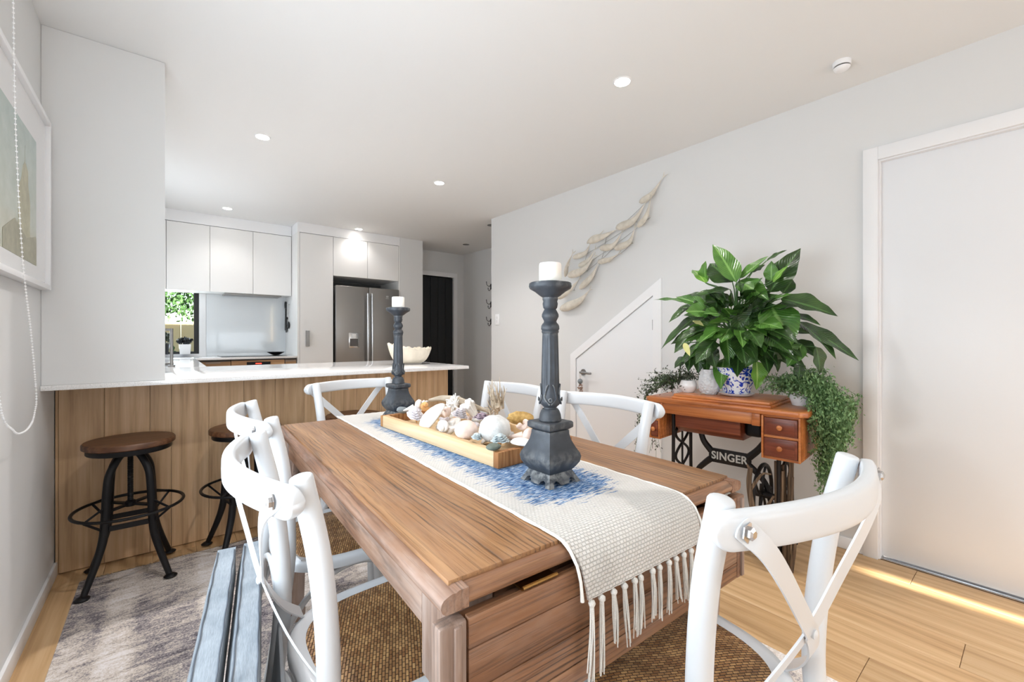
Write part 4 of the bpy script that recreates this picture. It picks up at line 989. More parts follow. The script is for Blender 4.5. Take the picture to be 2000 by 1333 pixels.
# ---------------------------------------------------------------- candlesticks
def candlestick(label, loc, rz):
    t = thing('candlestick', label, 'candlestick', loc, rz, 'carved charcoal candlesticks'); s2 = math.sqrt(2)
    z0 = .7655
    Z = lambda z: z-z0
    m = MB().lathe([(.010,Z(1.2265)),(.043,Z(1.2265)),(.046,Z(1.231)),(.0495,Z(1.229)),(.0505,Z(1.2215)),(.048,Z(1.2165)),(.036,Z(1.2095)),(.024,Z(1.200)),(.0185,Z(1.1965)),(.001,Z(1.1960))], 36); m.build('drip_plate', 'charcoal_paint', t)
    prof = [(.001,Z(1.196)),(.0180,Z(1.196)),(.0185,Z(1.192)),(.0165,Z(1.187)),(.0180,Z(1.181)),(.0165,Z(1.172)),(.0135,Z(1.168)),(.0165,Z(1.163)),(.0198,Z(1.156)),(.0200,Z(1.151)),(.0165,Z(1.144)),(.0145,Z(1.140)),(.0160,Z(1.136)),(.0185,Z(1.134)),(.0212,Z(1.129)),(.0217,Z(1.122)),(.0195,Z(1.118)),(.0205,Z(1.115)),(.0185,Z(1.111))]
    MB().lathe(prof[::-1]+[], 28).build('turned_neck', 'charcoal_paint', t)
    # fluted tapering shaft
    n = 48; m = MB(); rings = [(1.111,.0183,0),(1.104,.0186,0),(1.098,.0188,.0009),(1.03,.0205,.0010),(.985,.0215,.0010),(.975,.0222,0),(.963,.0236,0),(.952,.0243,0),(.945,.0225,0),(.938,.0150,0),(.934,.0150,0)]
    for z, r, fl in rings:
        for k in range(n):
            a = 2*PI*k/n; rr = r-fl*(1+math.cos(a*12)); m.v.append((rr*math.cos(a), rr*math.sin(a), Z(z)))
    for j in range(len(rings)-1):
        for k in range(n): m.f.append((j*n+k, j*n+(k+1) % n, (j+1)*n+(k+1) % n, (j+1)*n+k))
    m.f += [tuple(range(n)), tuple((len(rings)-1)*n+k for k in range(n))]
    sh = m.build('shaft', 'charcoal_paint', t)
    for q in range(4):                      # carved acanthus scrolls
        a = PI/2*q+PI/4*.0-.75; m = MB()
        for sgn in (-1, 1):
            pts = []
            for i in range(22):
                f = i/21; ang = a+sgn*(.06+.55*math.sin(f*PI*.9)); z = .946+.036*f+(.010*math.sin(f*8) if f > .7 else 0)
                pts.append(((.0250-.0015*f)*math.cos(ang), (.0250-.0015*f)*math.sin(ang), Z(z)))
            m.tube(pts, [.0022,.0028,.0022,.0016], 6)
        m.lathe([(.0001,0),(.004,.001),(.0055,.0035),(.003,.0045),(.0001,.002)], 10)
        k = len(m.v)-50; rot = Matrix.Translation((.0245*math.cos(a),.0245*math.sin(a),Z(.957)))@Euler((0,PI/2,a),'XYZ').to_matrix().to_4x4()
        for i in range(k, len(m.v)): m.v[i] = tuple(rot@Vector(m.v[i]))
        m.build('carved_leaf', 'charcoal_paint', sh)
    MB().lathe([(.001,Z(.9345)),(.0185,Z(.9340)),(.0215,Z(.930)),(.0245,Z(.922)),(.0262,Z(.912)),(.0262,Z(.9075)),(.024,Z(.9065)),(.001,Z(.9060))], 32).build('collar', 'charcoal_paint', t)
    MB().lathe([(.030*s2,Z(.886)),(.0385*s2,Z(.892)),(.0385*s2,Z(.9035)),(.0355*s2,Z(.9065))], 4, a0=PI/4).build('square_cap', 'charcoal_paint', t, bevel=.0012)
    pr = [(.0315,.8855),(.0318,.876),(.035,.862),(.042,.846),(.0495,.832),(.0515,.824),(.0495,.812),(.043,.801),(.0365,.793),(.0355,.790)]
    MB().lathe([(r*s2,Z(z)) for r,z in pr[::-1]], 4, a0=PI/4).build('vase_body', 'charcoal_paint', t, smooth=30, bevel=.0012)
    # flared scalloped foot
    f = MB().lathe([(.048*s2*.72,Z(.784)),(.0355*s2,Z(.7895))], 4, a0=PI/4)
    for q in range(4):
        rot = Euler((0,0,PI/2*q)).to_matrix()
        poly = [(-.036,.0),(.036,.0),(.050,-.0265),(.036,-.0265),(.031,-.017),(.024,-.014),(.017,-.017),(.013,-.024),(-.013,-.024),(-.017,-.017),(-.024,-.014),(-.031,-.017),(-.036,-.0265),(-.050,-.0265)]
        vs = []
        for th in (0,.011):
            for x, z in poly: vs.append(rot@Vector((x*(1-th*9), -(.0355+(-z)*.56)+th, Z(.7905)+z+.0022)))
        n = len(poly); f.add(vs, [tuple(range(n))[::-1], tuple(range(n,2*n))]+[(i,(i+1) % n,n+(i+1) % n,n+i) for i in range(n)])
    f.build('scalloped_foot', 'charcoal_paint', t, smooth=30)
    return t
def candle(label, loc):
    t = thing('pillar_candle', label, 'candle', loc, 0, 'white pillar candles')
    MB().lathe([(.001,0),(.026,0),(.0262,.001),(.0262,.046),(.025,.0495),(.016,.0485),(.001,.047)], 32).build('wax', 'candle_wax', t)
    MB().tube([(0,0,.046),(.0004,0,.053)], .0008, 6).build('wick', 'black_iron', t)
c1 = candlestick('tall charcoal carved candlestick at the near end of the runner', (.707,.733,.7655), R(0))
dup(c1, (.778,1.742,.7655), R(6), 'tall charcoal carved candlestick at the far end of the runner')
candle('white pillar candle on the near candlestick', (.707,.733,1.2268)); candle('white pillar candle on the far candlestick', (.778,1.742,1.2268))
# ================================================================ TRAY OF SHELLS
TL = Vector((.79,1.235,.7655)); ta = R(2)
t = thing('wooden_tray', 'long shallow pale timber tray full of shells on the runner', 'tray', TL, ta)
a, b, h = .142, .355, .043
m = bx(-a,-a+.022,-b+.02,b-.02,0,h); m.build('side_rail', 'tray_wood', t, bevel=.003)
bx(a-.022,a,-b+.02,b-.02,0,h).build('side_rail', 'tray_wood', t, bevel=.003)
bx(-a,a,-b,-b+.0195,0,h-.001).build('end_block', 'tray_end', t, bevel=.003); bx(-a,a,b-.0195,b,0,h-.001).build('end_block', 'tray_end', t, bevel=.003)
bx(-a+.0225,a-.0225,-b+.02,b-.02,.001,.012).build('base_board', 'tray_wood', t)
def placed(m, nm, mat, label, cat, loc, rot=(0,0,0), grp='shells and coral in the tray', smooth=50):
    o = m.build(nm, mat, smooth=smooth); o.location = loc; o.rotation_euler = rot
    return tag(o, label, cat, grp)
def clam(r, ribs=0, depth=.45, amp=.04):
    """half shell: a dome that narrows towards the hinge, with growth ridges or ribs"""
    m = MB().ball((0,0,0), r, 40, 20, sc=(1.28,1,depth))
    out = []
    for x, y, z in m.v:
        u = x/(r*1.28); q = math.hypot(x/1.28, y)/r; a = math.atan2(y, x+r*1.1)
        k = 1+(amp*math.cos(a*ribs*2)*q if ribs else 0)
        out.append((x, y*(1-.28*u)*k, (z*(1.15 if z > 0 else .35))*(1+.02*math.sin(q*30))*(1-.15*u)))
    m.v = out
    return m
def conch(r, turns=4, spire=1.6, flare=1.0, knob=0):
    m = MB(); N = turns*16; n = 12
    for i in range(N+1):
        f = i/N; th = f*turns*2*PI; g = math.exp(-2.6*(1-f)); rad = r*.62*g; tr = r*.52*g*(1+.12*knob*math.cos(th*4))
        z = spire*r*(1-g)*1.15
        c = Vector((rad*math.cos(th)*.8, rad*math.sin(th)*.8, z)); e = Vector((math.cos(th), math.sin(th), 0))
        for k in range(n):
            a = 2*PI*k/n; rib = 1+.05*math.cos(a*6)
            m.v.append(tuple(c+(e*math.cos(a)+Vector((0,0,1))*math.sin(a)*(1.25 if math.sin(a) < 0 else .85))*tr*rib))
    for i in range(N):
        for k in range(n): m.f.append((i*n+k, i*n+(k+1) % n, (i+1)*n+(k+1) % n, (i+1)*n+k))
    m.f += [tuple(range(n)), tuple(N*n+k for k in range(n))]
    # siphon canal
    m.tube(cr([(r*.35,0,-.1*r),(r*.25,-.02*r,-.9*r),(r*.1,0,-1.45*r)],4), [r*.34,r*.2,r*.06], 10)
    return m
def coral(r, n=60, l=.9):
    m = MB().ball((0,0,0), r*.55, 12, 8, jit=.15)
    for i in range(n):
        d = Vector((random.gauss(0,1),random.gauss(0,1),random.gauss(.35,.8))).normalized(); q = r*random.uniform(.75,1.15)
        m.tube([d*r*.3, d*q*.75+Vector((random.uniform(-.1,.1)*r,)*3), d*q], [r*.10,r*.085,r*.05], 6)
    return m
def stone(r, sc=(1.3,1,.6), jit=.06):
    return MB().ball((0,0,0), r, 14, 9, jit=jit, sc=sc)
def frilly(r, layers=5):
    m = MB()
    for q in range(layers):
        nu = 30; k = len(m.v); rr = r*(1-.13*q)
        for j in range(4):
            f = j/3
            for i in range(nu):
                a = 2*PI*i/nu; w = math.sin(a*7+q*1.3)
                rad = rr*(.25+.75*f)*(1+.07*w*f); m.v.append((rad*math.cos(a)*1.25, rad*math.sin(a)*.85, r*.18*q+r*.3*(1-f)+.08*r*w*f*f))
        for j in range(3):
            for i in range(nu): m.f.append((k+j*nu+i, k+j*nu+(i+1) % nu, k+(j+1)*nu+(i+1) % nu, k+(j+1)*nu+i))
        m.f.append(tuple(k+i for i in range(nu)))
    return m
placed(stone(.017,(1.7,1.1,.75),.1), 'grey_stone', 'stone_grey', 'angular grey stone at the far left corner of the tray', 'stone', (.712,1.555,.823), (.1,.15,.5))
placed(conch(.030,4,1.7,knob=.3), 'whelk_shell', 'shell_white', 'ribbed cream whelk shell behind the frilly grey shell', 'shell', (.735,1.50,.842), (R(70),.2,R(60)))
placed(frilly(.034,5), 'frilly_shell', 'shell_lilac', 'frilly grey-white shell on the left rim of the tray', 'shell', (.700,1.425,.822), (.15,-.25,1.2))
placed(conch(.024,3,1.2), 'orange_shell', 'shell_orange', 'orange shell behind the big white clam', 'shell', (.762,1.47,.842), (R(60),.4,R(-30)))
m = MB().tube(cr([(-.15,0,0),(-.09,.012,.014),(0,.0,.02),(.08,-.012,.012),(.17,.0,-.006)],8), [.006,.012,.014,.011,.004], 10); 
placed(m, 'driftwood_stick', 'driftwood', 'long pale curved driftwood lying along the far rim of the tray', 'driftwood', (.862,1.40,.846), (0,.04,R(-74)))
placed(clam(.046,0,.55), 'clam_shell', 'shell_white', 'big smooth white clam shell leaning on the left rim of the tray', 'shell', (.706,1.300,.832), (R(8),R(-48),R(-28)))
placed(conch(.034,4,1.1), 'conch_shell', 'shell_white', 'white conch shell with a pointed tip toward the tray rim', 'shell', (.696,1.195,.824), (R(100),R(10),R(-58)))
placed(stone(.034,(1.15,1,.85),.02), 'moon_shell', 'shell_pink', 'rounded peach and white moon shell in the middle front of the tray', 'shell', (.700,1.085,.826), (.2,0,.4))
placed(coral(.036,70), 'spiky_coral', 'coral_white', 'spiky white coral standing behind the white conch', 'coral', (.842,1.39,.853))
placed(frilly(.030,5), 'lilac_shell', 'shell_lilac', 'lilac-grey barnacled shell in the centre of the tray', 'shell', (.775,1.245,.837), (.3,.2,.4))
m = MB()
for i in range(26):
    a = random.uniform(-.9,.9); b2 = random.uniform(-.7,.7); d = Vector((math.sin(a), math.sin(b2), 1)).normalized(); q = random.uniform(.6,1)
    m.tube([Vector((a*.008,b2*.008,-.02)), d*.022, d*.042*q], [.006,.007,.0075], 7); m.ball(d*.042*q, .0078, 7, 5)
placed(m, 'branch_coral', 'coral_white', 'white branching coral leaning over the centre of the tray', 'coral', (.838,1.262,.848), (R(-10),R(-32),0))
m = MB()
for i in range(30):
    s = Vector((random.uniform(-.05,.05),random.uniform(-.02,.02),random.uniform(-.01,.02))); e = s+Vector((random.uniform(-.09,-.02),random.uniform(-.01,.03),random.uniform(.01,.075)))
    mid = (s+e)/2+Vector((random.uniform(-.01,.01),random.uniform(-.01,.01),random.uniform(-.012,.012))); m.tube(cr([s,mid,e],5), [.0034,.0026,.0008], 5)
m.tube(cr([(-.06,0,.0),(0,.0,.018),(.07,.0,.004)],5), [.008,.013,.006], 8)
placed(m, 'driftwood_bundle', 'driftwood', 'tangle of pale dried roots behind the grey urchin', 'driftwood', (.862,1.150,.858), (0,R(25),R(55)))
placed(stone(.026,(1.6,.9,.8),.1), 'sponge', 'sponge_tan', 'tan sponge lying near the tall candlestick', 'sponge', (.865,1.03,.850), (0,.1,-.6))
placed(frilly(.026,4), 'purple_barnacle', 'shell_purple', 'dark purple barnacle cluster in front of the dried roots', 'shell', (.802,1.150,.836), (.2,-.1,2))
placed(stone(.044,(1.1,1,.9),.05), 'sea_urchin', 'urchin_grey', 'large round grey-white urchin near the near end of the tray', 'shell', (.742,1.000,.838))
placed(frilly(.018,4), 'blue_white_shell', 'shell_blue', 'small blue and white shell between the moon shell and the rim', 'shell', (.684,1.008,.818), (.2,0,1))
placed(frilly(.026,4), 'blue_green_shell', 'shell_blue', 'blue-green frilled shell near the end block of the tray', 'shell', (.712,.935,.818), (0,.1,.3))
placed(stone(.019,(1.3,1,.45),.01), 'green_stone', 'stone_green', 'smooth green-grey stone on the near corner of the tray', 'stone', (.668,.905,.8165), (0,0,.5))
placed(conch(.022,4,2.0), 'spindle_shell', 'shell_pink', 'slim peach spindle shell beside the tall candlestick', 'shell', (.835,.985,.840), (R(88),.1,R(110)))
placed(conch(.034,3,1.0), 'pink_shell', 'shell_pink', 'mottled pink shell behind the tall candlestick', 'shell', (.800,.940,.822), (R(80),.2,R(40)))
placed(clam(.030,10,.4,.05), 'flat_shell', 'shell_white', 'flat pale shell at the near end of the tray', 'shell', (.765,.905,.812), (.1,.05,.8))
placed(conch(.026,4,1.4), 'blush_shell', 'shell_pink', 'small blush whelk shell between the big clam and the spiky coral', 'shell', (.772,1.33,.838), (R(75),0,R(150)))
fill = [('shell_white','scallop'),('shell_pink','whelk'),('shell_orange','whelk'),('shell_lilac','stone'),('shell_white','stone'),('urchin_grey','stone')]
for i in range(30):
    lx = random.uniform(-.095,.095); ly = -.31+.62*i/29; p = Vector((TL.x+lx*math.cos(ta)-ly*math.sin(ta), TL.y+lx*math.sin(ta)+ly*math.cos(ta), .795+random.uniform(0,.012)))
    mt, kd = fill[i % 6]
    m = clam(.024,9,.45,.05) if kd == 'scallop' else conch(.017,3,1.3) if kd == 'whelk' else stone(.016,(1.3,1,.8),.08)
    o = placed(m, {'scallop':'scallop_shell','whelk':'small_whelk','stone':'beach_pebble'}[kd], mt, 'tiny '+['white scallop shell','blush whelk shell','orange whelk shell','lilac-grey pebble','white pebble','pale grey pebble'][i % 6]+' among the larger shells at the bottom of the tray', 'shell', p, (random.uniform(-.6,.6),random.uniform(-.6,.6),random.uniform(0,6)), 'tiny '+['white scallops','blush whelks','orange whelks','lilac-grey pebbles','white pebbles','pale grey pebbles'][i % 6]+' in the tray')

# ================================================================ SEWING MACHINE TABLE
SR = R(-84.8)
SO = Vector((2.174,1.055,0))
def SW(x, y, z=0): return Vector((SO.x+x*math.cos(SR)-y*math.sin(SR), SO.y+x*math.sin(SR)+y*math.cos(SR), z))
t = thing('treadle_sewing_table', 'antique treadle sewing machine table of orange-brown wood on black cast iron', 'sewing table', SO, SR)
ww = .395
m = MB().prism([(-ww,.03),(-ww+.03,0),(ww-.03,0),(ww,.03),(ww,.41),(-ww,.41)], 2, .741, .765); m.build('table_top', 'machine_wood', t, bevel=.004)
bx(-.245,.245,.035,.40,.7652,.779).build('folded_lid', 'machine_wood', t, bevel=.003); bx(-.238,.238,.042,.395,.7792,.793).build('folded_lid', 'machine_wood', t, bevel=.004)
bx(-.285,.168,.014,.034,.684,.7405).build('apron', 'machine_wood', t, bevel=.002)
bx(.1685,.205,.008,.036,.680,.7405).build('apron_block', 'machine_wood', t, bevel=.003); bx(-.300,-.2855,.008,.036,.680,.7405).build('apron_block', 'machine_wood', t, bevel=.003)
# rounded wooden belly that hides the machine, and the black machine underside
m = MB(); m.prism([(.06,.7405),(.07,.61),(.12,.575),(.28,.575),(.33,.63),(.34,.7405)], 0, -.24, .10); m.build('machine_well', 'machine_wood_dark', t, bevel=.006)
m = MB(); m.lathe([(.001,-.045),(.05,-.045),(.062,-.02),(.062,.02),(.05,.045),(.001,.045)], 24)
m.xf(Matrix.Translation((.145,.18,.675))@Euler((0,R(90),0)).to_matrix().to_4x4()); m.build('machine_wheel', 'black_iron', t)
m = bx(.10,.185,.12,.28,.60,.7405); m.build('machine_base', 'black_iron', t, bevel=.02, seg=3)
# drawer banks
for sx in (1, -1):
    x0, x1 = (.212,.352) if sx > 0 else (-.352,-.31+.1-.0)
    if sx < 0: x0, x1 = -.352, -.302+.0+.0
    if sx < 0: x0, x1 = -.362, -.305
    nm = 'drawer_bank'
    if sx > 0: x0, x1 = .212, .366
    fr = MB()
    fr.box(x0,x1,.02,.40,.532,.5445); fr.box(x0,x1,.02,.40,.728,.7405); fr.box(x0,x0+.007,.02,.40,.5446,.7279); fr.box(x1-.007,x1,.02,.40,.5446,.7279); fr.box(x0,x1,.385,.40,.5446,.7279); fr.box(x0,x1,.016,.03,.634,.646)
    dbk = fr.build(nm, 'machine_wood', t, bevel=.0015)
    # corner pilasters
    for xx in (x0-.002, x1-.006): MB().box(xx,xx+.009,.008,.019,.534,.738).build('pilaster', 'machine_wood', dbk, bevel=.003)
    for z0, z1 in ((.547,.633),(.647,.727)):
        d = bx(x0+.009,x1-.009,.012,.37,z0,z1).build('drawer', 'machine_wood_dark', dbk, bevel=.002)
        if x1-x0 > .1:
            bx(x0+.020,x1-.020,.010,.0119,z0+.010,z1-.010).build('drawer_panel', 'machine_wood_dark', d, bevel=.0008)
        m = MB().lathe([(.001,0),(.006,0),(.005,.006),(.011,.012),(.012,.017),(.008,.021),(.001,.022)], 16); m.xf(Matrix.Translation(((x0+x1)/2,.0098,(z0+z1)/2))@Euler((R(90),0,0)).to_matrix().to_4x4())
        m.build('knob', 'machine_wood', d)
# cast iron side frames
for sx in (-.262, .262):
    m = MB(); ya, yb = .10, .32
    for yy, e in ((ya,-.045),(yb,.045)):
        m.tube(cr([(sx,yy,.738),(sx,yy+e*.1,.5),(sx,yy+e*.2,.3),(sx,yy+e*.7,.12),(sx,yy+e*1.4,.02)],6), [.011,.010,.010,.012,.016], 8)
    for ph in (0, PI):
        m.tube([(sx, .21+.085*math.sin(2*PI*(z-.1)/.26+ph), z) for z in [.10+.62*i/40 for i in range(41)]], .0075, 8)
    m.tube(cr([(sx,.21,.73),(sx,.21,.10)]), .006, 8)
    m.tube([(sx,ya-.01,.735),(sx,yb+.01,.735)], .012, 8); m.tube([(sx,ya-.02,.10),(sx,yb+.02,.10)], .011, 8)
    m.build('side_frame', 'cast_iron', t)
# X brace with name plate
yp = .215
m = MB(); px0, px1, pz0, pz1 = -.098, .092, .425, .475
def ribbon(pts, w):
    P = cr(pts, 8); m.sweep(P, lambda f: [(-.006,-w(f)),(.006,-w(f)),(.006,w(f)),(-.006,w(f))], up=(0,1,0)) if False else m.tube(P, [w(i/(len(P)-1)) for i in range(len(P))], 8)
ribbon([(-.262,yp,.650),(-.215,yp,.635),(-.165,yp,.585),(-.14,yp,.52),(-.098,yp,.470)], lambda f: .011+.008*f)
ribbon([(.262,yp,.650),(.225,yp,.622),(.175,yp,.572),(.135,yp,.515),(.092,yp,.470)], lambda f: .011+.008*f)
ribbon([(-.098,yp,.430),(-.135,yp,.395),(-.175,yp,.345),(-.215,yp,.24),(-.262,yp,.17)], lambda f: .018-.007*f)
ribbon([(.092,yp,.430),(.130,yp,.400),(.175,yp,.345),(.205,yp,.24),(.262,yp,.17)], lambda f: .018-.007*f)
m.tube([(-.098,yp,.475),(-.104,yp,.450),(-.098,yp,.425)], .009, 8); m.tube([(.092,yp,.475),(.098,yp,.450),(.092,yp,.425)], .009, 8)
m.tube([(-.105,yp,.45),(.105,yp,.45)], .005, 6)
m.build('cross_brace', 'cast_iron', t)
np_ = MB().prism([(px0-.012,pz0-.004),(px1+.012,pz0-.004),(px1+.012,pz1+.004),(px0-.012,pz1+.004)], 1, yp-.006, yp+.006)
np_.v = [(v[2] if False else v[0], v[1], v[2]) for v in np_.v]
npo = MB().box(px0-.012,px1+.012,yp-.006,yp+.006,pz0-.014,pz1+.014).build('name_plate', 'cast_iron', t, bevel=.003)
cu = bpy.data.curves.new('txt', 'FONT'); cu.body = 'SINGER'; cu.size = .058; cu.extrude = .0015; cu.align_x = 'CENTER'; cu.align_y = 'CENTER'; cu.offset = .0014; cu.space_character = 1.05
tmp = bpy.data.objects.new('txt', cu); COL.objects.link(tmp); bpy.context.view_layer.update()
me = bpy.data.meshes.new_from_object(tmp.evaluated_get(bpy.context.evaluated_depsgraph_get())); bpy.data.objects.remove(tmp)
xsz = [v.co.x for v in me.vertices]; sc_ = (px1-px0-.004)/(max(xsz)-min(xsz)); 
for v in me.vertices: v.co.x *= sc_
me.materials.append(M['letter_cream']); o = link(bpy.data.objects.new('raised_lettering', me)); o.parent = npo; o.location = ((px0+px1)/2, yp-.0078, (pz0+pz1)/2); o.rotation_euler = (R(90),0,0)
# drive wheel, pitman rod and treadle
m = MB(); cx_, cz_ = .165, .30
m.tube([(cx_, yp+.0+.15*math.cos(2*PI*k/40)-.02, cz_+.15*math.sin(2*PI*k/40)) for k in range(40)], .010, 8, closed=True)
for k in range(5):
    a = 2*PI*k/5; m.tube(cr([(cx_,yp-.02,cz_),(cx_,yp-.02+.07*math.cos(a+.25),cz_+.07*math.sin(a+.25)),(cx_,yp-.02+.148*math.cos(a),cz_+.148*math.sin(a))],5), .006, 6)
m.cyl((cx_-.03,yp-.02,cz_),(cx_+.09,yp-.02,cz_),.016,n=12)
m.build('drive_wheel', 'cast_iron', t)
m = MB(); m.tube([(-.25,yp,.10),(.25,yp,.10)], .009, 8); m.tube([(.14,yp,.11),(.165,yp-.05,.36)], .006, 8)
for i in range(9): m.box(-.15+i*.034,-.15+i*.034+.012,yp-.12,yp+.12,.098,.106)
for j in (-.12,-.04,.04,.112): m.box(-.15,.134,yp+j,yp+j+.010,.096,.108)
m.build('treadle', 'cast_iron', t)
# bundle of driftwood branches standing by the right side frame
bp_ = SW(.285,.10)
t = thing('branch_bundle', 'bundle of dry driftwood branches standing against the right iron leg of the sewing table', 'branches', (bp_.x,bp_.y,0), SR)
for i in range(9):
    x = -.045+.011*i; y = random.uniform(-.03,.03); H_ = random.uniform(.44,.515)
    pts = cr([(x*.7,y,.0),(x*1.1+random.uniform(-.008,.008),y,.15),(x+random.uniform(-.012,.012),y,.3),(x*.85+random.uniform(-.01,.01),y*.6,H_)], 7)
    MB().tube(pts, [.010,.009,.008,.007], 8).build('branch', 'twig', t)
bq = SW(.160,.02)
t = thing('curved_branch', 'forked curved dark branch leaning in front of the sewing table wheel', 'branch', (bq.x,bq.y,0), SR)
m = MB().tube(cr([(.10,.0,.0),(.07,0,.12),(.02,0,.24),(-.005,0,.38),(.0,0,.47)],7), [.012,.013,.014,.012,.011], 9)
m.tube(cr([(-.003,0,.36),(.03,0,.42),(.055,.0,.455),(.09,0,.46)],5), [.009,.007,.005,.004], 7); m.tube(cr([(.0,0,.46),(-.015,0,.485)],4), [.008,.005], 7); m.tube(cr([(.03,0,.22),(.07,0,.30),(.10,.0,.36)],5), [.008,.007,.005], 7)
m.build('limb', 'twig', t)

# things on the sewing table
p = SW(.035,.205,.7935)
t = thing('blue_white_planter', 'blue and white patterned ceramic planter on its saucer on the sewing table', 'planter', p)
MB().lathe([(.001,.012),(.058,.012),(.066,.02),(.080,.07),(.092,.135),(.096,.150),(.090,.152),(.084,.14),(.001,.135)], 40).build('pot', 'blue_pot', t)
MB().lathe([(.001,0),(.060,0),(.078,.006),(.088,.016),(.083,.017),(.058,.008),(.001,.008)], 40).build('saucer', 'ceramic_white', t)
MB().lathe([(.001,.1345),(.083,.1352),(.083,.138),(.001,.142)], 24).build('soil', 'soil', t)
PL = p
t = thing('peace_lily', 'big peace lily with large glossy dark green leaves in the blue planter', 'plant', (p.x,p.y,p.z+.142))
base = Vector((p.x,p.y,p.z+.142))
def leaf_mesh(L, w, droop, cup, wave=0):
    nu, nv = 14, 8; vs = []; fs = []; uvs = []
    for i in range(nu+1):
        f = i/nu; hw_ = w/2*max(.0, (math.sin(PI*min(1,f**.78)))**.80)*(1.12-.35*f) if 0 < f < 1 else 0
        if f > .8: hw_ *= 1-.35*(f-.8)/.2
        ang = droop*(f-.25)
        x = L*f; z = -droop*L*.35*f*f+droop*L*.35*f
        for k in range(nv+1):
            u = -1+2*k/nv
            vs.append(Vector((x, u*hw_, z+abs(u)**1.3*hw_*cup+wave*hw_*.12*math.sin(f*14+u*2)*abs(u)))); uvs.append((u*.5, f))
    w_ = nv+1
    for i in range(nu):
        for k in range(nv): fs.append((i*w_+k, (i+1)*w_+k, (i+1)*w_+k+1, i*w_+k+1))
    return vs, fs, uvs
camv = Vector((0,0,1.1))
def put_leaf(b, tip, w, mat, par=t, roll=None, name='leaf', org=base, pet=True):
    b = Vector(b); tip = Vector(tip); L = (tip-b).length; X = (tip-b).normalized()
    out = ((b+tip)/2-org); out.z *= .5
    nrm = (Vector((-.75,-.35,.0))*1.0+Vector((0,0,.75))+out.normalized()*.35)
    nrm += Vector((random.uniform(-.45,.45),random.uniform(-.45,.45),random.uniform(-.3,.3)))
    Y = nrm.cross(X).normalized(); Zv = X.cross(Y).normalized()
    vs, fs, uvs = leaf_mesh(L, w, random.uniform(.15,.55), random.uniform(.12,.38), 1)
    mb = MB(); mb.v = [tuple(b+X*v.x+Y*v.y+Zv*v.z-org) for v in vs]; mb.f = fs
    o = mb.build(name, mat, par, smooth=70, uv=uvs)
    if pet:
        s = Vector((random.uniform(-.03,.03),random.uniform(-.03,.03),-.004)); e = b-org
        mid = Vector((e.x*.35, e.y*.35, max(e.z*.75,.1)+.03)); mb = MB().tube(cr([s,mid,e],6), [.004,.0032,.0024], 6); mb.build('leaf_stalk', 'petiole', par)
    return o
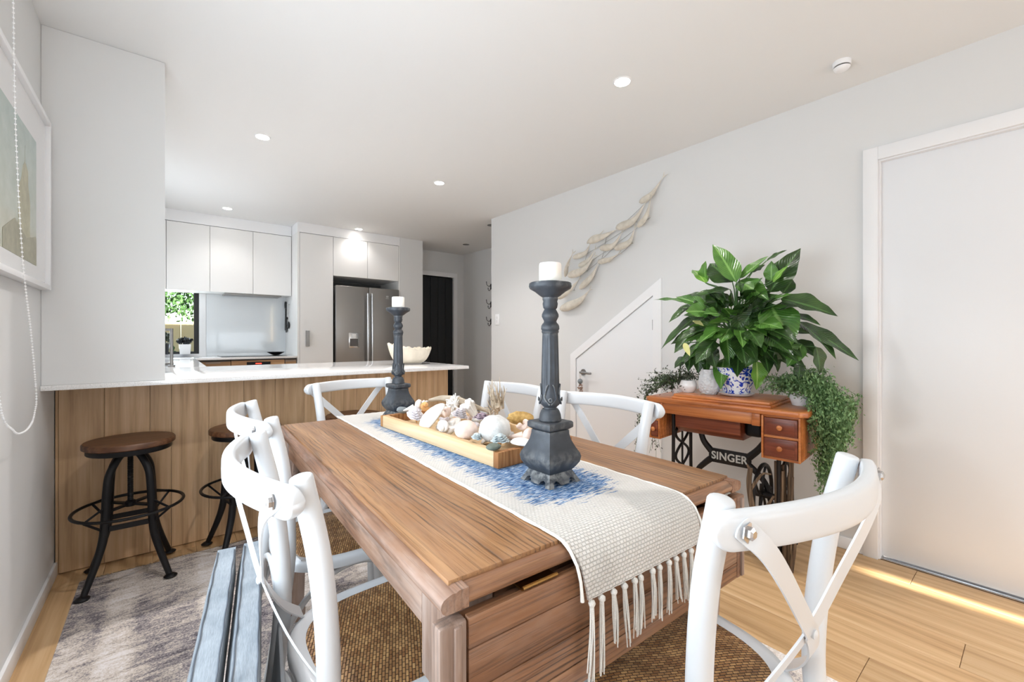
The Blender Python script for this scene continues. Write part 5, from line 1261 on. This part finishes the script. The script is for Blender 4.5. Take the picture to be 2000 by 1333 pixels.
LEAVES=[
(2.326,1.014,1.393,2.37,1.163,1.623,0.09,1),
(2.342,1.041,1.397,2.382,1.183,1.521,0.139,0),
(2.379,1.204,1.416,2.341,1.185,1.531,0.076,1),
(2.324,1.179,1.406,2.445,1.322,1.509,0.062,2),
(2.339,1.053,1.361,2.274,1.237,1.334,0.062,0),
(2.407,1.132,1.355,2.292,1.118,1.224,0.104,0),
(2.427,1.32,1.312,2.364,1.535,1.338,0.062,1),
(2.401,1.314,1.303,2.313,1.396,1.191,0.038,0),
(2.398,1.304,1.287,2.392,1.394,1.223,0.031,0),
(2.389,1.246,1.239,2.382,1.489,1.031,0.062,0),
(2.4,1.283,1.153,2.294,1.349,1.013,0.069,0),
(2.396,1.212,1.188,2.331,1.231,1.073,0.069,1),
(2.337,1.065,1.189,2.238,1.122,1.175,0.052,2),
(2.397,1.155,1.179,2.298,1.135,1.101,0.055,0),
(2.362,0.992,1.281,2.306,1.012,1.094,0.09,0),
(2.368,0.926,1.264,2.324,1.001,1.141,0.09,0),
(2.339,1.073,1.135,2.315,1.045,0.954,0.069,1),
(2.343,0.922,1.133,2.33,0.972,0.944,0.125,1),
(2.392,1.11,0.989,2.239,1.053,0.832,0.073,1),
(2.324,1.148,1.046,2.267,1.093,0.94,0.069,0),
(2.412,1.213,1.007,2.304,1.162,0.893,0.042,0),
(2.392,1.293,1.042,2.314,1.274,0.906,0.055,0),
(2.388,1.33,0.989,2.34,1.375,0.921,0.045,0),
(2.358,1.237,1.007,2.335,1.225,0.901,0.049,0),
(2.351,1.019,0.974,2.313,1.009,0.89,0.062,1),
(2.37,1.016,1.417,2.414,0.891,1.524,0.045,1),
(2.39,0.967,1.446,2.428,0.914,1.483,0.045,0),
(2.386,0.892,1.495,2.357,0.788,1.53,0.029,0),
(2.412,0.884,1.335,2.467,0.765,1.55,0.104,0),
(2.405,0.876,1.392,2.398,0.873,1.494,0.055,1),
(2.393,0.865,1.383,2.369,0.789,1.454,0.035,2),
(2.384,1.028,1.406,2.291,0.845,1.286,0.09,1),
(2.325,0.984,1.304,2.221,0.881,1.334,0.059,0),
(2.413,0.826,1.324,2.474,0.801,1.396,0.059,0),
(2.353,0.817,1.294,2.405,0.597,1.2,0.094,0),
(2.363,0.866,1.266,2.283,0.742,1.062,0.139,1),
(2.338,0.916,1.21,2.33,0.851,1.045,0.104,0),
(2.447,0.77,1.183,2.344,0.507,1.002,0.073,0),
(2.413,0.749,1.175,2.328,0.585,1.005,0.066,0),
(2.414,0.782,1.22,2.345,0.647,1.159,0.035,0),
(2.431,0.776,1.088,2.423,0.678,1.004,0.059,0),
(2.401,0.682,1.059,2.442,0.678,0.928,0.059,0),
(2.364,0.728,1.071,2.294,0.769,0.963,0.062,1),
(2.396,0.749,0.972,2.296,0.72,0.906,0.038,0),
(2.349,0.815,1.07,2.327,0.727,1.023,0.083,0),
(2.371,0.904,1.043,2.259,0.834,0.93,0.062,0),
(2.322,0.834,1.033,2.361,0.831,0.931,0.045,0),
(2.334,0.92,0.985,2.341,0.923,0.836,0.073,2),
(2.381,1.027,1.013,2.248,0.976,0.902,0.062,0),
]
for l in LEAVES: put_leaf(l[0:3], l[3:6], l[6]*1.28, ['leaf_dark','leaf_mid','leaf_light'][l[7]])
rs = random.Random(5)
for i in range(78):
    a = rs.uniform(PI*.35, PI*1.75); el = rs.uniform(-.5,1.1); r0 = rs.uniform(.08,.2); r1 = r0+rs.uniform(.13,.2)
    d0 = Vector((math.cos(a)*math.cos(el)*.8, math.sin(a)*math.cos(el)*1.1, math.sin(el)))
    c = base+Vector((0,0,.22)); b = c+d0*r0; tip = c+d0*r1+Vector((0,0,-.07))
    if tip.x > 2.70: continue
    put_leaf(b, tip, rs.uniform(.07,.105), ['leaf_dark','leaf_dark','leaf_mid'][i % 3], pet=(i % 2 == 0))
for (b, tip) in (((2.23,1.20,1.200),(2.22,1.165,1.185)), ((2.25,1.262,1.075),(2.24,1.252,1.02))):
    o = put_leaf(b, (tip[0],tip[1]-.03,tip[2]-.02), .032, 'spathe', name='flower')
# carved white vase
p = SW(-.095,.175,.7935)
t = thing('carved_vase', 'knobbly white ceramic vase beside the blue planter', 'vase', p)
MB().lathe([(.001,0),(.040,0),(.052,.02),(.056,.06),(.050,.10),(.040,.125),(.043,.135),(.038,.134),(.034,.12),(.001,.11)], 40).build('vase_body', 'carved_white', t)
p = SW(-.105,.105,.7935)
t = tag(MB().tube(cr([(-.02,0,.003),(0,.006,.006),(.02,-.004,.003),(.034,.003,.003)]), [.002,.003,.002], 6).build('twig_sprig', 'driftwood'), 'tiny pale twig lying in front of the knobbly vase', 'twig'); t.location = p
# trailing plants
def trailing(name, label, pot_loc, strands, leaves, mat, leaf, potr, poth, potmat='ceramic_white', seed=1):
    rr = random.Random(seed); t = thing(name, label, 'plant', pot_loc)
    MB().lathe([(.001,0),(potr*.75,0),(potr,poth*.5),(potr*.92,poth),(potr*.84,poth),(potr*.8,poth*.8),(.001,poth*.78)], 28).build('pot', potmat, t)
    st = MB(); fo = MB()
    for P in strands:
        pts = cr([Vector(q)-Vector(pot_loc) for q in P], 8); st.tube(pts, [.0011,.0007], 4)
        n = max(4, int(leaves*len(pts)/40))
        for i in range(n):
            q = pts[min(len(pts)-1, int(rr.random()**.8*len(pts)))]; off = Vector((rr.gauss(0,1),rr.gauss(0,1),rr.gauss(0,1)))*.010; q = q+off
            e = Euler((rr.uniform(0,6),rr.uniform(0,6),rr.uniform(0,6))).to_matrix(); s = leaf*rr.uniform(.6,1.3)
            fo.add([q+e@Vector(v) for v in ((-s,0,0),(0,-s*.42,s*.1),(s,0,0),(0,s*.42,s*.1))], [(0,1,2,3)])
    st.build('stems', 'petiole', t, kind='stuff'); fo.build('foliage', mat, t, smooth=0, kind='stuff'); return t
rr = random.Random(9)
pot = SW(.315,.27,.7655); S = []
for i in range(150):
    a = rr.uniform(0, 2*PI); ex = rr.uniform(-.08,.20); ey_ = rr.uniform(-.05,.12)
    top = SW(.315+rr.gauss(.03,.04), .26+rr.gauss(0,.05), .86+rr.uniform(-.02,.09))
    depth = rr.random()**.7
    e1 = SW(.41+rr.uniform(-.03,.13), .20+rr.uniform(-.12,.13), .80+rr.uniform(-.05,.05)-.08*depth)
    zz = .80-.42*depth; wx = .085*(1-depth*.75)
    e2 = SW(.445+rr.uniform(-wx,wx)-.02*depth, .20+rr.uniform(-.12,.13)*(1-.5*depth), zz)
    S.append([SW(.315,.27,.80), top, e1, e2])
for i in range(30):
    top = SW(.24+rr.uniform(-.10,.1), .25+rr.uniform(-.08,.08), .85+rr.uniform(-.04,.06)); S.append([SW(.315,.27,.80), (SW(.315,.27,.83)+top)/2+Vector((0,0,.02)), top])
trailing('trailing_fern', 'bright green fine-leaved trailing plant spilling over the right end of the sewing table', tuple(pot), S, 150, 'small_leaf', .0088, .05, .075, seed=2)
pot = SW(-.285,.22,.7655); S = []
for i in range(55):
    e = SW(-.30+rr.gauss(-.01,.07), .18+rr.gauss(-.02,.07), .80+abs(rr.gauss(.03,.045))); S.append([SW(-.285,.22,.80), (SW(-.285,.22,.85)+e)/2+Vector((0,0,.02)), e])
for i in range(16):
    e = SW(-.36+rr.uniform(-.12,.0), .10+rr.uniform(-.08,.05), .80+rr.uniform(-.08,.08)); S.append([SW(-.285,.22,.80), SW(-.33,.14,.84), e])
for i in range(12):
    a = rr.uniform(-.46,-.38); yy = .05+rr.uniform(-.08,.10); dz = rr.uniform(.2,.42); S.append([SW(-.285,.22,.80), SW(-.36,.10,.81), SW(-.415,.06+yy*.2,.76), SW(a,yy,.78-dz*.6), SW(a+rr.uniform(-.03,.04),yy,.78-dz)])
trailing('trailing_vine', 'dark wispy small-leaved vine in a white pot at the left end of the sewing table', tuple(pot), S, 46, 'small_leaf_dark', .0085, .048, .075, seed=4)
p = SW(-.205,.16,.7935)
t = thing('round_white_pot', 'small round white pot between the wispy vine and the knobbly vase', 'pot', p)
MB().lathe([(.001,0),(.028,0),(.044,.022),(.046,.045),(.038,.068),(.034,.068),(.038,.045),(.001,.03)], 32).build('pot_body', 'ceramic_white', t)
rr2 = random.Random(3); m = MB()
for i in range(240):
    q = Vector((rr2.gauss(0,.035),rr2.gauss(0,.03),.075+abs(rr2.gauss(0,.025)))); e = Euler((rr2.uniform(0,6),rr2.uniform(0,6),rr2.uniform(0,6))).to_matrix(); s = .009
    m.add([q+e@Vector(v) for v in ((-s,0,0),(0,-s*.42,s*.1),(s,0,0),(0,s*.42,s*.1))], [(0,1,2,3)])
m.build('foliage', 'small_leaf_dark', t, smooth=0, kind='stuff')

# ================================================================ FISH SCULPTURE
FISH=[
(1.891,2.108,1.782,2.139,1.692,2.241),
(2.096,1.957,1.929,1.976,1.827,2.092),
(1.891,1.92,1.809,1.982,1.774,2.114),
(2.267,1.83,2.127,1.824,2.045,1.918),
(2.111,1.797,1.967,1.822,1.919,1.926),
(2.369,1.896,2.212,1.907,2.076,1.941),
(2.562,1.795,2.415,1.81,2.363,1.882),
(2.487,1.711,2.369,1.74,2.3,1.827),
(2.6,1.642,2.415,1.666,2.3,1.766),
(2.289,1.72,2.169,1.721,2.076,1.757),
(2.475,1.518,2.334,1.603,2.267,1.708),
(2.718,1.454,2.562,1.517,2.463,1.599),
(2.718,1.358,2.487,1.41,2.369,1.5),
(2.639,1.636,2.6,1.735,2.549,1.83),
(2.38,1.884,2.3,1.923,2.234,1.937),
]
FO = Vector((XR,2.2,1.75))
t = thing('fish_sculpture', 'off-white wall sculpture of a shoal of slender fish swimming up the right wall', 'wall sculpture', FO)
for i, (ya,za,ym,zm,yb,zb) in enumerate(FISH):
    off = -.030-.012*(i % 3)
    A = Vector((off,ya-FO.y,za-FO.z)); B = Vector((off-.012,ym-FO.y,zm-FO.z)); C = Vector((off,yb-FO.y,zb-FO.z))
    P = cr([A,B,C], 10); n = len(P); L = sum((P[k+1]-P[k]).length for k in range(n-1))
    rad = [max(.0012, L*.120*math.sin(PI*min(1,(k/(n-1))**.62*.98+.015))**.9*(1-.55*(k/(n-1)))) for k in range(n)]
    m = MB().tube(P, rad, 10, flat=.55)
    # forked tail and a back fin
    d = (P[-1]-P[-3]).normalized(); s = Vector((1,0,0)).cross(d).normalized(); e = P[-1]
    for sg in (-1, 1):
        q = [e-d*.01, e+d*.030+s*sg*.020, e+d*.012+s*sg*.004]
        m.add([v+Vector((k,0,0)) for k in (-.0015,.0015) for v in q], [(0,1,2),(5,4,3),(0,3,4,1),(1,4,5,2),(2,5,3,0)])
    md = P[n//2]; d2 = (P[n//2+1]-P[n//2-1]).normalized(); s2 = Vector((1,0,0)).cross(d2).normalized(); q = [md+s2*.010-d2*.02, md+s2*.026+d2*.012, md+s2*.006+d2*.03]
    m.add([v+Vector((k,0,0)) for k in (-.001,.001) for v in q], [(0,1,2),(5,4,3),(0,3,4,1),(1,4,5,2),(2,5,3,0)])
    m.build('fish', 'fish_white', t, smooth=60)
m = MB()
for k in range(7):
    a = FISH[k]; b = FISH[k+5]; m.tube(cr([(-.012,a[2]-FO.y,a[3]-FO.z),(-.012,(a[2]+b[2])/2-FO.y-.02,(a[3]+b[3])/2-FO.z),(-.012,b[2]-FO.y,b[3]-FO.z)]), .0016, 5)
0 and m.tube(cr([(-.01,1.86-FO.y,1.85-FO.z),(-.01,1.92-FO.y,1.60-FO.z),(-.01,2.15-FO.y,1.38-FO.z),(-.01,2.45-FO.y,1.27-FO.z)]), .0016, 5)
for k in (1,4,8,11): a = FISH[k]; m.tube([(0,a[2]-FO.y,a[3]-FO.z),(-.035,a[2]-FO.y,a[3]-FO.z)], .0016, 5)
m.build('wire_frame', 'wire', t)
# bead tassel on the small door handle
t = thing('bead_tassel', 'brown and grey beaded tassel hanging from the handle of the sloped door', 'tassel', (XR-.055,2.452,.80))
m = MB().tube([(.0,0,.022),(-.002,.006,.0),(-.002,.0,-.045),(.002,-.006,.0),(0,0,.022)], .0012, 5); m.build('cord', 'driftwood', t)
MB().ball((0,0,-.062), .022, 14, 10).build('bead', 'stone_grey', t)
m = MB()
for i in range(60):
    a = random.uniform(0,2*PI); q = random.uniform(0,.028); z = -random.uniform(.085,.16); m.ball((q*math.cos(a)*.7,q*math.sin(a),z), .0055, 6, 4)
m.build('small_beads', 'beads_brown', t, kind='stuff')
